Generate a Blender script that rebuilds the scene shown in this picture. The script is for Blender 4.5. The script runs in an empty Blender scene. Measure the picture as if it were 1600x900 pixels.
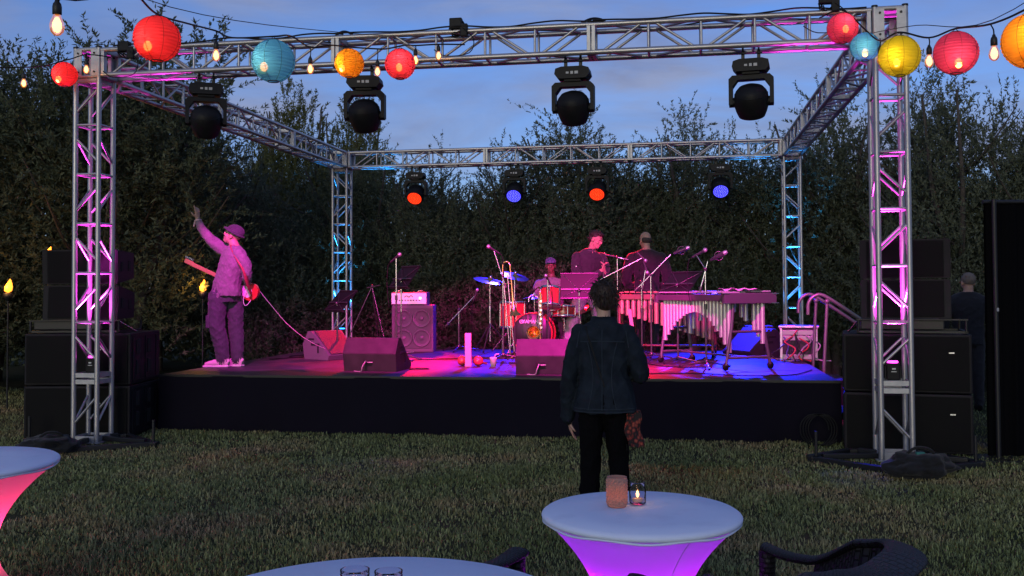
import bpy, bmesh, math, random
import numpy as np
from mathutils import Vector, Matrix, Quaternion, noise
from mathutils.kdtree import KDTree
sc = bpy.context.scene
col = sc.collection
R = math.radians
PI = math.pi

# ---------------------------------------------------------------- camera
cam_data = bpy.data.cameras.new('camera')
cam = bpy.data.objects.new('camera', cam_data)
col.objects.link(cam)
CAM = Vector((5.8417, -9.0189, 1.5061))
YAW, PIT, ROL = -0.168384, 0.028752, -0.005582
fwd = Vector((math.sin(YAW)*math.cos(PIT), math.cos(YAW)*math.cos(PIT), math.sin(PIT)))
rgt = Vector((math.cos(YAW), -math.sin(YAW), 0))
upv = rgt.cross(fwd)
r2 = rgt*math.cos(ROL) + upv*math.sin(ROL)
u2 = -rgt*math.sin(ROL) + upv*math.cos(ROL)
m = Matrix((r2, u2, -fwd)).transposed().to_4x4()
m.translation = CAM
cam.matrix_world = m
cam_data.sensor_width = 36
cam_data.lens = 1519.59/1600*36
cam_data.shift_y = -38.49/1600
cam_data.clip_start = 0.05
cam_data.clip_end = 3000
sc.camera = cam

# ---------------------------------------------------------------- world (dusk sky with thin cloud)
SUN_EL, SUN_AZ = R(8.0), R(188.0)
w = bpy.data.worlds.new('World'); sc.world = w; w.use_nodes = True
nt = w.node_tree; N = nt.nodes; L = nt.links; N.clear()
out = N.new('ShaderNodeOutputWorld'); bg = N.new('ShaderNodeBackground')
sky = N.new('ShaderNodeTexSky'); sky.sky_type = 'NISHITA'; sky.sun_disc = False
sky.sun_elevation = SUN_EL; sky.sun_rotation = SUN_AZ
sky.air_density = 1.0; sky.dust_density = 0.3; sky.ozone_density = 4.0
tc = N.new('ShaderNodeTexCoord'); mp = N.new('ShaderNodeMapping')
mp.inputs['Scale'].default_value = (1.6, 1.6, 6.0); mp.inputs['Rotation'].default_value = (0.0, 0.18, 0.3)
n1 = N.new('ShaderNodeTexNoise'); n1.inputs['Scale'].default_value = 2.1; n1.inputs['Detail'].default_value = 7; n1.inputs['Roughness'].default_value = .55
n1.inputs['Distortion'].default_value = .5
L.new(tc.outputs['Generated'], mp.inputs['Vector']); L.new(mp.outputs['Vector'], n1.inputs['Vector'])
cr = N.new('ShaderNodeValToRGB')
cr.color_ramp.elements[0].position = .36; cr.color_ramp.elements[0].color = (0, 0, 0, 1)
cr.color_ramp.elements[1].position = .66; cr.color_ramp.elements[1].color = (1, 1, 1, 1)
L.new(n1.outputs['Fac'], cr.inputs['Fac'])
tint = N.new('ShaderNodeMixRGB'); tint.blend_type = 'MULTIPLY'; tint.inputs['Fac'].default_value = 1
tint.inputs['Color2'].default_value = (1.04, 0.95, 1.28, 1)
L.new(sky.outputs['Color'], tint.inputs['Color1'])
mx = N.new('ShaderNodeMixRGB'); mx.inputs['Color2'].default_value = (1.62, 1.78, 2.85, 1)
mf = N.new('ShaderNodeMath'); mf.operation = 'MULTIPLY'; mf.inputs[1].default_value = .85
L.new(cr.outputs['Color'], mf.inputs[0]); L.new(mf.outputs[0], mx.inputs['Fac'])
L.new(tint.outputs['Color'], mx.inputs['Color1'])
mp2 = N.new('ShaderNodeMapping'); mp2.inputs['Scale'].default_value = (2.2, 2.2, 9.0); mp2.inputs['Rotation'].default_value = (0.1, 0.10, 1.1)
n2 = N.new('ShaderNodeTexNoise'); n2.inputs['Scale'].default_value = 2.6; n2.inputs['Detail'].default_value = 8; n2.inputs['Roughness'].default_value = .6; n2.inputs['Distortion'].default_value = .8
L.new(tc.outputs['Generated'], mp2.inputs['Vector']); L.new(mp2.outputs['Vector'], n2.inputs['Vector'])
cr2 = N.new('ShaderNodeValToRGB'); cr2.color_ramp.elements[0].position = .36; cr2.color_ramp.elements[0].color = (1.42, 1.60, 2.55, 1); cr2.color_ramp.elements[1].position = .64; cr2.color_ramp.elements[1].color = (1.95, 2.2, 3.25, 1)
L.new(n2.outputs['Fac'], cr2.inputs['Fac']); L.new(cr2.outputs['Color'], mx.inputs['Color2'])
L.new(mx.outputs['Color'], bg.inputs['Color'])
bg.inputs['Strength'].default_value = 0.15
L.new(bg.outputs['Background'], out.inputs['Surface'])

# ---------------------------------------------------------------- the last of the daylight: one soft, very weak sun
sd = bpy.data.lights.new('sun', 'SUN'); sd.energy = 0.85; sd.angle = R(30); sd.color = (1, .94, .62)
so = bpy.data.objects.new('sun', sd); col.objects.link(so)
sv = Vector((math.sin(SUN_AZ)*math.cos(SUN_EL), math.cos(SUN_AZ)*math.cos(SUN_EL), math.sin(SUN_EL)))
so.rotation_euler = (-sv).to_track_quat('-Z', 'Y').to_euler()

vs = sc.view_settings
vs.view_transform = 'Standard'; vs.look = 'None'; vs.exposure = 0.0; vs.gamma = 1.0; vs.use_curve_mapping = False
sc.cycles.use_denoising = True
try: sc.cycles.denoiser = 'OPENIMAGEDENOISE'
except Exception: pass
sc.cycles.max_bounces = 6; sc.cycles.diffuse_bounces = 3; sc.cycles.glossy_bounces = 3
sc.cycles.transmission_bounces = 6; sc.cycles.transparent_max_bounces = 8
sc.cycles.sample_clamp_indirect = 4.0
sc.cycles.caustics_reflective = False; sc.cycles.caustics_refractive = False

# ---------------------------------------------------------------- materials
MATS = {}
def M(name, colr, rough=.6, metal=0., bump=None, vary=None, spec=.5, trans=None, sheen=0, emit=None, coat=0):
    """principled material; bump=(scale,strength,dist); vary=(scale,colour2,lo,hi); trans = translucent share"""
    if name in MATS: return MATS[name]
    mt = bpy.data.materials.new(name); mt.use_nodes = True
    t = mt.node_tree; n = t.nodes; l = t.links
    b = n['Principled BSDF']; o = n['Material Output']
    b.inputs['Base Color'].default_value = (*colr, 1)
    b.inputs['Roughness'].default_value = rough; b.inputs['Metallic'].default_value = metal
    b.inputs['Specular IOR Level'].default_value = spec
    b.inputs['Sheen Weight'].default_value = sheen
    b.inputs['Coat Weight'].default_value = coat
    tcn = n.new('ShaderNodeTexCoord')
    csock = None
    if vary:
        nz = n.new('ShaderNodeTexNoise'); nz.inputs['Scale'].default_value = vary[0]; nz.inputs['Detail'].default_value = 6
        l.new(tcn.outputs['Object'], nz.inputs['Vector'])
        rp = n.new('ShaderNodeValToRGB'); rp.color_ramp.elements[0].position = vary[2]; rp.color_ramp.elements[1].position = vary[3]
        rp.color_ramp.elements[0].color = (*colr, 1); rp.color_ramp.elements[1].color = (*vary[1], 1)
        l.new(nz.outputs['Fac'], rp.inputs['Fac']); l.new(rp.outputs['Color'], b.inputs['Base Color']); csock = rp.outputs['Color']
    if bump:
        nb = n.new('ShaderNodeTexNoise'); nb.inputs['Scale'].default_value = bump[0]; nb.inputs['Detail'].default_value = 5
        l.new(tcn.outputs['Object'], nb.inputs['Vector'])
        bn = n.new('ShaderNodeBump'); bn.inputs['Strength'].default_value = bump[1]; bn.inputs['Distance'].default_value = bump[2]
        l.new(nb.outputs['Fac'], bn.inputs['Height']); l.new(bn.outputs['Normal'], b.inputs['Normal'])
    if emit:
        b.inputs['Emission Color'].default_value = (*emit[0], 1); b.inputs['Emission Strength'].default_value = emit[1]
    if trans:
        ts = n.new('ShaderNodeBsdfTranslucent'); ts.inputs['Color'].default_value = (*(trans[1] if isinstance(trans, tuple) else colr), 1)
        if csock and not isinstance(trans, tuple): l.new(csock, ts.inputs['Color'])
        ms = n.new('ShaderNodeMixShader'); ms.inputs['Fac'].default_value = trans[0] if isinstance(trans, tuple) else trans
        l.new(b.outputs['BSDF'], ms.inputs[1]); l.new(ts.outputs['BSDF'], ms.inputs[2]); l.new(ms.outputs['Shader'], o.inputs['Surface'])
    MATS[name] = mt
    return mt

# ---------------------------------------------------------------- mesh builder
def frame_of(d, hint=None):
    d = Vector(d).normalized()
    h = Vector(hint) if hint is not None else (Vector((0, 0, 1)) if abs(d.z) < .95 else Vector((1, 0, 0)))
    a = h - d*h.dot(d)
    if a.length < 1e-5: a = Vector((1, 0, 0)) - d*d.x
    a.normalize(); b = d.cross(a)
    return a, b

class MB:
    def __init__(s): s.v = []; s.f = []; s.sm = []; s.uv = None
    def add(s, vs, fs, smooth=False, M4=None):
        k = len(s.v)
        if M4 is not None: vs = [M4 @ Vector(p) for p in vs]
        s.v += [tuple(p) for p in vs]; s.f += [tuple(i+k for i in f) for f in fs]; s.sm += [smooth]*len(fs)
        return s
    def box(s, c, d, M4=None, bev=0.0):
        x, y, z = d[0]/2, d[1]/2, d[2]/2
        if bev <= 0:
            vs = [(c[0]+i*x, c[1]+j*y, c[2]+k*z) for i in (-1, 1) for j in (-1, 1) for k in (-1, 1)]
            fs = [(0, 1, 3, 2), (4, 6, 7, 5), (0, 4, 5, 1), (2, 3, 7, 6), (0, 2, 6, 4), (1, 5, 7, 3)]
            return s.add(vs, fs, False, M4)
        bm = bmesh.new(); bmesh.ops.create_cube(bm, size=1)
        for v in bm.verts: v.co = Vector((c[0]+v.co.x*d[0], c[1]+v.co.y*d[1], c[2]+v.co.z*d[2]))
        bmesh.ops.bevel(bm, geom=bm.edges[:], offset=bev, segments=2, affect='EDGES', profile=.6)
        return s.bm(bm, M4)
    def bm(s, bm, M4=None, smooth=False):
        bm.verts.index_update()
        s.add([v.co.copy() for v in bm.verts], [[v.index for v in f.verts] for f in bm.faces], smooth, M4); bm.free(); return s
    def cyl(s, p, q, r, rq=None, n=12, caps=True, smooth=True):
        p, q = Vector(p), Vector(q); a, b = frame_of(q-p); rq = r if rq is None else rq
        vs = []
        for c, rr in ((p, r), (q, rq)):
            for i in range(n):
                t = 2*PI*i/n; vs.append(c + a*math.cos(t)*rr + b*math.sin(t)*rr)
        s.add(vs, [(i, (i+1) % n, n+(i+1) % n, n+i) for i in range(n)], smooth)
        if caps: s.add(vs[:n], [tuple(range(n-1, -1, -1))]); s.add(vs[n:], [tuple(range(n))])
        return s
    def tube(s, pts, r, n=8, closed=False, caps=True):
        pts = [Vector(p) for p in pts]; m_ = len(pts)
        rr = r if isinstance(r, (list, tuple)) else [r]*m_
        vs = []; a = None
        for i, p in enumerate(pts):
            d = (pts[(i+1) % m_]-pts[i-1]) if closed else pts[min(i+1, m_-1)]-pts[max(i-1, 0)]
            if a is None: a, b = frame_of(d)
            else:
                d = d.normalized(); a = (a - d*a.dot(d)).normalized(); b = d.cross(a)
            for k in range(n):
                t = 2*PI*k/n; vs.append(p + a*math.cos(t)*rr[i] + b*math.sin(t)*rr[i])
        fs = []
        for i in range(m_ if closed else m_-1):
            j = (i+1) % m_
            for k in range(n): fs.append((i*n+k, i*n+(k+1) % n, j*n+(k+1) % n, j*n+k))
        s.add(vs, fs, True)
        if caps and not closed:
            s.add(vs[:n], [tuple(range(n-1, -1, -1))]); s.add(vs[-n:], [tuple(range(n))])
        return s
    def lathe(s, prof, n=24, M4=None, smooth=True):
        vs = []; fs = []
        for (r, z) in prof:
            for k in range(n):
                t = 2*PI*k/n; vs.append(Vector((r*math.cos(t), r*math.sin(t), z)))
        for i in range(len(prof)-1):
            for k in range(n): fs.append((i*n+k, i*n+(k+1) % n, (i+1)*n+(k+1) % n, (i+1)*n+k))
        return s.add(vs, fs, smooth, M4)
    def ball(s, c, rad, n=16, mrings=10, M4=None):
        rad = rad if isinstance(rad, (tuple, list)) else (rad,)*3
        vs = [Vector((c[0], c[1], c[2]-rad[2]))]; fs = []
        for i in range(1, mrings):
            ph = -PI/2+PI*i/mrings
            for k in range(n):
                t = 2*PI*k/n; vs.append(Vector((c[0]+rad[0]*math.cos(ph)*math.cos(t), c[1]+rad[1]*math.cos(ph)*math.sin(t), c[2]+rad[2]*math.sin(ph))))
        vs.append(Vector((c[0], c[1], c[2]+rad[2])))
        for k in range(n): fs.append((0, 1+(k+1) % n, 1+k))
        for i in range(mrings-2):
            for k in range(n):
                a = 1+i*n; b = a+n; fs.append((a+k, a+(k+1) % n, b+(k+1) % n, b+k))
        a = 1+(mrings-2)*n; e = len(vs)-1
        for k in range(n): fs.append((a+k, a+(k+1) % n, e))
        return s.add(vs, fs, True, M4)
    def prism(s, poly, x0, x1, axis='x', M4=None):
        """poly: list of 2d points, extruded along the axis"""
        def P(u, v, t): return {'x': (t, u, v), 'y': (u, t, v), 'z': (u, v, t)}[axis]
        n = len(poly)
        vs = [P(u, v, x0) for u, v in poly]+[P(u, v, x1) for u, v in poly]
        fs = [tuple(range(n-1, -1, -1)), tuple(range(n, 2*n))]+[(i, (i+1) % n, n+(i+1) % n, n+i) for i in range(n)]
        return s.add(vs, fs, False, M4)
    def mesh(s, name, mt=None):
        me = bpy.data.meshes.new(name); me.from_pydata(s.v, [], s.f)
        me.polygons.foreach_set('use_smooth', s.sm); me.update()
        if mt: me.materials.append(mt)
        return me
    def build(s, name, mt, parent=None, loc=None, rz=0.):
        o = bpy.data.objects.new(name, s.mesh(name, mt)); col.objects.link(o)
        if parent is not None: o.parent = parent
        if loc is not None: o.location = loc
        o.rotation_euler.z = rz
        return o

def tag(o, label=None, cat=None, group=None, kind=None):
    if label: o['label'] = label
    if cat: o['category'] = cat
    if group: o['group'] = group
    if kind: o['kind'] = kind
    return o
def empty(name, loc=(0, 0, 0), rz=0., label=None, cat=None, group=None):
    o = bpy.data.objects.new(name, None); col.objects.link(o); o.location = loc; o.rotation_euler.z = rz; o.empty_display_size = .1
    return tag(o, label, cat, group)
def inst(name, me, parent=None, loc=(0, 0, 0), rot=None, scale=None):
    o = bpy.data.objects.new(name, me); col.objects.link(o); o.parent = parent; o.location = loc
    if rot is not None: o.rotation_euler = rot
    if scale is not None: o.scale = scale
    return o
_unit = {}
def unit_cyl(mt, n=10):
    k = (mt.name, n)
    if k not in _unit: _unit[k] = MB().cyl((0, 0, 0), (0, 0, 1), 1, n=n).mesh('tube', mt)
    return _unit[k]
def bar(name, p, q, r, mt, parent=None, n=10):
    p, q = Vector(p), Vector(q); d = q-p
    o = bpy.data.objects.new(name, unit_cyl(mt, n)); col.objects.link(o); o.parent = parent
    o.matrix_basis = Matrix.LocRotScale(p, d.to_track_quat('Z', 'Y'), Vector((r, r, d.length)))
    return o
def copy_tree(o, parent=None):
    c = o.copy(); col.objects.link(c); c.parent = parent
    for ch in list(o.children): copy_tree(ch, c)
    return c
def mesh_np(name, verts, faces, mt, smooth=False):
    me = bpy.data.meshes.new(name); k = faces.shape[1]
    me.vertices.add(len(verts)); me.vertices.foreach_set('co', verts.astype(np.float32).ravel())
    me.loops.add(faces.size); me.loops.foreach_set('vertex_index', faces.astype(np.int32).ravel())
    me.polygons.add(len(faces)); me.polygons.foreach_set('loop_start', np.arange(0, faces.size, k, dtype=np.int32))
    me.polygons.foreach_set('loop_total', np.full(len(faces), k, dtype=np.int32))
    if smooth: me.polygons.foreach_set('use_smooth', np.ones(len(faces), dtype=bool))
    me.update(calc_edges=True); me.validate(); me.materials.append(mt)
    return me
def spot(name, loc, target, power, colr, cone, blend=.4, rad=.04, parent=None):
    d = bpy.data.lights.new(name, 'SPOT'); d.energy = power; d.color = colr; d.spot_size = R(cone); d.spot_blend = blend; d.shadow_soft_size = rad
    o = bpy.data.objects.new(name, d); col.objects.link(o); o.location = loc
    o.rotation_euler = (Vector(target)-Vector(loc)).to_track_quat('-Z', 'Y').to_euler()
    return o
def point(name, loc, power, colr, rad=.03):
    d = bpy.data.lights.new(name, 'POINT'); d.energy = power; d.color = colr; d.shadow_soft_size = rad
    o = bpy.data.objects.new(name, d); col.objects.link(o); o.location = loc
    return o
def catmull(pts, k=6):
    pts = [Vector(p) for p in pts]; o = []
    for i in range(len(pts)-1):
        p0 = pts[max(i-1, 0)]; p1 = pts[i]; p2 = pts[i+1]; p3 = pts[min(i+2, len(pts)-1)]
        for j in range(k):
            t = j/k
            o.append(.5*((2*p1)+(p2-p0)*t+(2*p0-5*p1+4*p2-p3)*t*t+(3*p1-p0-3*p2+p3)*t**3))
    o.append(pts[-1]); return o

alu = M('brushed_aluminium', (.52, .50, .51), .42, .8, bump=(60, .15, .002), vary=(9, (.33, .32, .33), .35, .72))
alu_plate = M('cast_aluminium_plate', (.50, .49, .50), .5, .6, bump=(40, .25, .003), vary=(14, (.38, .38, .4), .35, .7))
black_plastic = M('black_plastic', (.006, .006, .007), .55, 0, bump=(120, .2, .002), vary=(7, (.011, .011, .013), .4, .7), spec=.22)
black_metal = M('black_powder_coat', (.008, .008, .010), .5, .1, bump=(150, .2, .001))
black_rubber = M('black_cable_rubber', (.006, .006, .007), .6, spec=.25)
chrome = M('chrome_tube', (.72, .71, .72), .18, 1.0)
# ================================================================ ground
rng = np.random.default_rng(7)
random.seed(7)
def ground_material():
    mt = bpy.data.materials.new('lawn_soil'); mt.use_nodes = True; t = mt.node_tree; n = t.nodes; l = t.links
    b = n['Principled BSDF']; b.inputs['Roughness'].default_value = 1; b.inputs['Specular IOR Level'].default_value = .1
    g = n.new('ShaderNodeNewGeometry')
    a = n.new('ShaderNodeTexNoise'); a.inputs['Scale'].default_value = 1.3; a.inputs['Detail'].default_value = 8
    l.new(g.outputs['Position'], a.inputs['Vector'])
    r = n.new('ShaderNodeValToRGB'); r.color_ramp.elements[0].position = .35; r.color_ramp.elements[1].position = .72
    r.color_ramp.elements[0].color = (.035, .045, .02, 1); r.color_ramp.elements[1].color = (.075, .06, .035, 1)
    l.new(a.outputs['Fac'], r.inputs['Fac']); l.new(r.outputs['Color'], b.inputs['Base Color'])
    f = n.new('ShaderNodeTexNoise'); f.inputs['Scale'].default_value = 60; f.inputs['Detail'].default_value = 4
    l.new(g.outputs['Position'], f.inputs['Vector'])
    bp = n.new('ShaderNodeBump'); bp.inputs['Strength'].default_value = .8; bp.inputs['Distance'].default_value = .03
    l.new(f.outputs['Fac'], bp.inputs['Height']); l.new(bp.outputs['Normal'], b.inputs['Normal'])
    return mt
def grass_material():
    mt = bpy.data.materials.new('grass_blades'); mt.use_nodes = True; t = mt.node_tree; n = t.nodes; l = t.links
    b = n['Principled BSDF']; b.inputs['Roughness'].default_value = .65; b.inputs['Specular IOR Level'].default_value = .25
    o = n['Material Output']
    g = n.new('ShaderNodeNewGeometry')
    a = n.new('ShaderNodeTexNoise'); a.inputs['Scale'].default_value = .8; a.inputs['Detail'].default_value = 6; a.inputs['Roughness'].default_value = .6
    l.new(g.outputs['Position'], a.inputs['Vector'])
    r = n.new('ShaderNodeValToRGB'); e = r.color_ramp.elements
    e[0].position = .36; e[0].color = (.185, .225, .070, 1); e[1].position = .68; e[1].color = (.42, .29, .14, 1)
    k = e.new(.52); k.color = (.25, .27, .10, 1)
    l.new(a.outputs['Fac'], r.inputs['Fac'])
    at = n.new('ShaderNodeAttribute'); at.attribute_name = 'tone'
    hv = n.new('ShaderNodeHueSaturation'); l.new(r.outputs['Color'], hv.inputs['Color']); l.new(at.outputs['Fac'], hv.inputs['Value'])
    hv.inputs['Saturation'].default_value = .9
    l.new(hv.outputs['Color'], b.inputs['Base Color'])
    ts = n.new('ShaderNodeBsdfTranslucent'); l.new(hv.outputs['Color'], ts.inputs['Color'])
    ms = n.new('ShaderNodeMixShader'); ms.inputs['Fac'].default_value = .25
    l.new(b.outputs['BSDF'], ms.inputs[1]); l.new(ts.outputs['BSDF'], ms.inputs[2]); l.new(ms.outputs['Shader'], o.inputs['Surface'])
    return mt
tag(MB().add([(-700, -300, 0), (700, -300, 0), (700, 1500, 0), (-700, 1500, 0)], [(0, 1, 2, 3)]).build('ground', ground_material()),
    'dusk lawn ground under the stage and trees', None, None, 'structure')

def make_grass():
    # lawn between the camera and the stage, plus strips to each side of the stage
    P = []
    def region(x0, x1, y0, y1, dens):
        k = int((x1-x0)*(y1-y0)*dens); P.append(np.stack([rng.uniform(x0, x1, k), rng.uniform(y0, y1, k)], 1))
    region(1.5, 9.5, -5.6, -3.0, 5200)
    region(-.8, 10.0, -3.0, -.6, 4300)
    region(-4.5, 10.5, -.6, 1.1, 2600)
    region(-6.5, .05, 1.1, 5.0, 1200)
    region(8.6, 13, 1.1, 6.0, 700)
    p = np.concatenate(P); d = np.hypot(p[:, 0]-CAM.x, p[:, 1]-CAM.y)
    # thin the blades out where tufts are sparse
    tuft = np.sin(p[:, 0]*7.1+1.3*np.sin(p[:, 1]*5.2))*np.sin(p[:, 1]*6.3+1.7*np.sin(p[:, 0]*4.4))
    keep = rng.random(len(p)) < .78+.22*tuft
    p = p[keep]; d = d[keep]; tuft = tuft[keep]; k = len(p)
    h = rng.uniform(.014, .037, k)*(1+.25*tuft)*np.where(rng.random(k) < .04, 1.5, 1); wd = rng.uniform(.0024, .0046, k)*np.clip(d/6, 1, 1.4)
    az = rng.uniform(0, 2*PI, k); lean = rng.uniform(.1, .95, k)*h
    dx, dy = np.cos(az), np.sin(az); sx, sy = -dy*wd, dx*wd
    b0 = np.stack([p[:, 0]-sx, p[:, 1]-sy, np.zeros(k)], 1); b1 = np.stack([p[:, 0]+sx, p[:, 1]+sy, np.zeros(k)], 1)
    m0 = np.stack([p[:, 0]-sx*.8+dx*lean*.35, p[:, 1]-sy*.8+dy*lean*.35, h*.6], 1)
    m1 = np.stack([p[:, 0]+sx*.8+dx*lean*.35, p[:, 1]+sy*.8+dy*lean*.35, h*.6], 1)
    t = np.stack([p[:, 0]+dx*lean, p[:, 1]+dy*lean, h*(1-.25*rng.random(k))], 1)
    V = np.stack([b0, b1, m0, m1, t], 1).reshape(-1, 3); i = np.arange(k)[:, None]*5
    F = np.concatenate([i+np.array([[0, 1, 3]]), i+np.array([[0, 3, 2]]), i+np.array([[2, 3, 4]])])
    me = mesh_np('grass', V, F, grass_material())
    tone = np.repeat(np.clip(rng.normal(1.0, .36, k), .35, 1.8), 5)
    at = me.attributes.new('tone', 'FLOAT', 'POINT'); at.data.foreach_set('value', tone.astype(np.float32))
    o = bpy.data.objects.new('grass', me); col.objects.link(o)
    tag(o, 'short lawn grass with dry brown patches in front of stage', 'grass', None, 'stuff')
make_grass()

# ================================================================ trees
leaf_mats = [M('willow_leaf_grey_green', (.105, .125, .080), .65, 0, vary=(3.5, (.155, .175, .115), .38, .7), spec=.3, trans=.28),
             M('leaf_dark_green', (.085, .105, .062), .65, 0, vary=(3, (.135, .155, .09), .38, .7), spec=.3, trans=.28),
             M('leaf_yellow_green', (.12, .13, .045), .6, 0, vary=(2, (.18, .175, .065), .38, .7), spec=.3, trans=.3)]
bark = M('grey_bark', (.085, .07, .058), .9, 0, bump=(25, .6, .02), vary=(12, (.045, .038, .034), .35, .7))
def leaves_mesh(name, base, dirs, lens, wid, mt):
    k = len(base)
    dirs = dirs/np.linalg.norm(dirs, axis=1, keepdims=True)
    rv = rng.normal(size=(k, 3)); sd_ = np.cross(dirs, rv); sd_ /= np.linalg.norm(sd_, axis=1, keepdims=True)+1e-9
    nrm = np.cross(sd_, dirs)
    tip = base+dirs*lens[:, None]; mid = base+dirs*lens[:, None]*.45+nrm*lens[:, None]*.08
    V = np.stack([base, mid+sd_*wid[:, None], tip, mid-sd_*wid[:, None]], 1).reshape(-1, 3)
    i = np.arange(k)[:, None]*4
    return mesh_np(name, V, i+np.array([[0, 1, 2, 3]]), mt)
def make_tree_meshes(seed, H, Rx, shoots, upright, mt, leaf=(.035, .075), low=.05, spread=1.0, wleaf=.0085, lump=7):
    r = np.random.default_rng(seed)
    # lumps: sub-crowns so that the outline is uneven
    lc = []
    for i in range(lump):
        a = r.uniform(0, 2*PI); q = r.uniform(.15, .75)
        zz = r.uniform(.28, .9)
        rad = Rx*(.34+.3*(1-zz))*r.uniform(.8, 1.25)
        lc.append((math.cos(a)*q*Rx*(1.15-.6*zz), math.sin(a)*q*Rx*(1.15-.6*zz), zz*H*.9, rad, rad*r.uniform(1.0, 1.6)))
    lc.append((0, 0, H*.45, Rx*.75, H*.42)); lc.append((r.uniform(-.2, .2), r.uniform(-.2, .2), H*.82, Rx*.35, H*.17))
    lc = np.array(lc); wts = lc[:, 3]**2*lc[:, 4]; wts = wts/wts.sum()
    idx = r.choice(len(lc), shoots, p=wts)
    dv = r.normal(size=(shoots, 3)); dv /= np.linalg.norm(dv, axis=1, keepdims=True)
    rad = r.uniform(.35, 1, shoots)**.5
    c = lc[idx]
    b = c[:, :3]+dv*rad[:, None]*np.stack([c[:, 3], c[:, 3], c[:, 4]], 1)
    ok = (b[:, 2] > H*low) & (b[:, 2] < H*.97); b = b[ok]; dv = dv[ok]
    k = len(b)
    d = dv*np.array([.55*spread, .55*spread, .25])+np.array([0, 0, upright])+r.normal(size=(k, 3))*.28
    d /= np.linalg.norm(d, axis=1, keepdims=True)
    ln = r.uniform(.22, .55, k)*np.where(r.random(k) < .12, 1.5, 1)
    per = 46
    t = r.uniform(0, 1, (k, per)); bend = r.normal(size=(k, 3))*.18
    pos = b[:, None, :]+d[:, None, :]*(t*ln[:, None])[..., None]+bend[:, None, :]*(t**2*ln[:, None])[..., None]
    ld = d[:, None, :]*.75+r.normal(size=(k, per, 3))*.55+np.array([0, 0, .1])
    pos = pos.reshape(-1, 3); ld = ld.reshape(-1, 3)
    ll = r.uniform(leaf[0], leaf[1], len(pos)); ww = ll*r.uniform(.11, .19, len(pos))
    # inner fill
    nf = shoots*14; idf = r.choice(len(lc), nf, p=wts); dq = r.normal(size=(nf, 3)); dq /= np.linalg.norm(dq, axis=1, keepdims=True)
    cf_ = lc[idf]; pf = cf_[:, :3]+dq*(r.uniform(0, .75, nf)**.5)[:, None]*np.stack([cf_[:, 3], cf_[:, 3], cf_[:, 4]], 1)
    okf = pf[:, 2] > .05; pf = pf[okf]
    base = np.concatenate([pos, pf]); dirs = np.concatenate([ld, r.normal(size=pf.shape)+np.array([0, 0, 1.1])])
    lens = np.concatenate([ll, r.uniform(.05, .105, len(pf))]); wid = np.concatenate([ww, r.uniform(.007, .015, len(pf))])
    crown = leaves_mesh('crown', base, dirs, lens, wid, mt)
    tm = MB(); rr = random.Random(seed)
    for s in range(4):
        a = rr.uniform(0, 2*PI); x, y = math.cos(a)*.1, math.sin(a)*.1
        pts = [(x, y, -.05)]; hx, hy = math.cos(a)*Rx*.5, math.sin(a)*Rx*.5
        for i in range(1, 7):
            f = i/6; pts.append((x+hx*f**1.4+rr.uniform(-.06, .06), y+hy*f**1.4+rr.uniform(-.06, .06), H*.86*f))
        tm.tube(catmull(pts, 3), [.075*(1-.9*j/18)+.006 for j in range(19)], 7)
        for q in range(5):
            f = rr.uniform(.25, .75); p0 = Vector((x+hx*f**1.4, y+hy*f**1.4, H*.86*f)); a2 = rr.uniform(0, 2*PI); le = rr.uniform(.5, 1.0)*Rx
            p1 = p0+Vector((math.cos(a2)*le*.6, math.sin(a2)*le*.6, le*.35)); p2 = p0+Vector((math.cos(a2)*le, math.sin(a2)*le, le*.8))
            tm.tube(catmull([p0, p1, p2], 3), [.022-.0025*j for j in range(7)], 5)
    return tm.mesh('trunk', bark), crown
KINDS = [make_tree_meshes(11, 4.8, 1.55, 1500, .55, leaf_mats[0]),
         make_tree_meshes(12, 4.8, 1.7, 1500, .45, leaf_mats[1]),
         make_tree_meshes(13, 4.8, 1.5, 1400, .75, leaf_mats[0], spread=.7),
         make_tree_meshes(14, 4.8, 1.65, 1500, .6, leaf_mats[1], leaf=(.04, .08)),
         make_tree_meshes(15, 6.2, 1.3, 1300, .9, leaf_mats[2], spread=.5, leaf=(.05, .09), low=.12)]
def tree(name, kind, x, y, h, label, group, rz=None, wx=1.0):
    t = empty(name, (x, y, 0), rz if rz is not None else random.uniform(0, 6.28), label, 'tree', group)
    base = 6.2 if kind == 4 else 4.8
    tr, cr_ = KINDS[kind]; s = h/base
    inst('trunk', tr, t, scale=(s*wx, s*wx, s)); inst('crown', cr_, t, scale=(s*wx, s*wx, s))
    return t
G1 = 'willow trees left of the stage'; G2 = 'willow trees along the back of the stage'; G3 = 'willow trees behind the right speaker stack'; G4 = 'pale trees beyond the willows'
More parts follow.
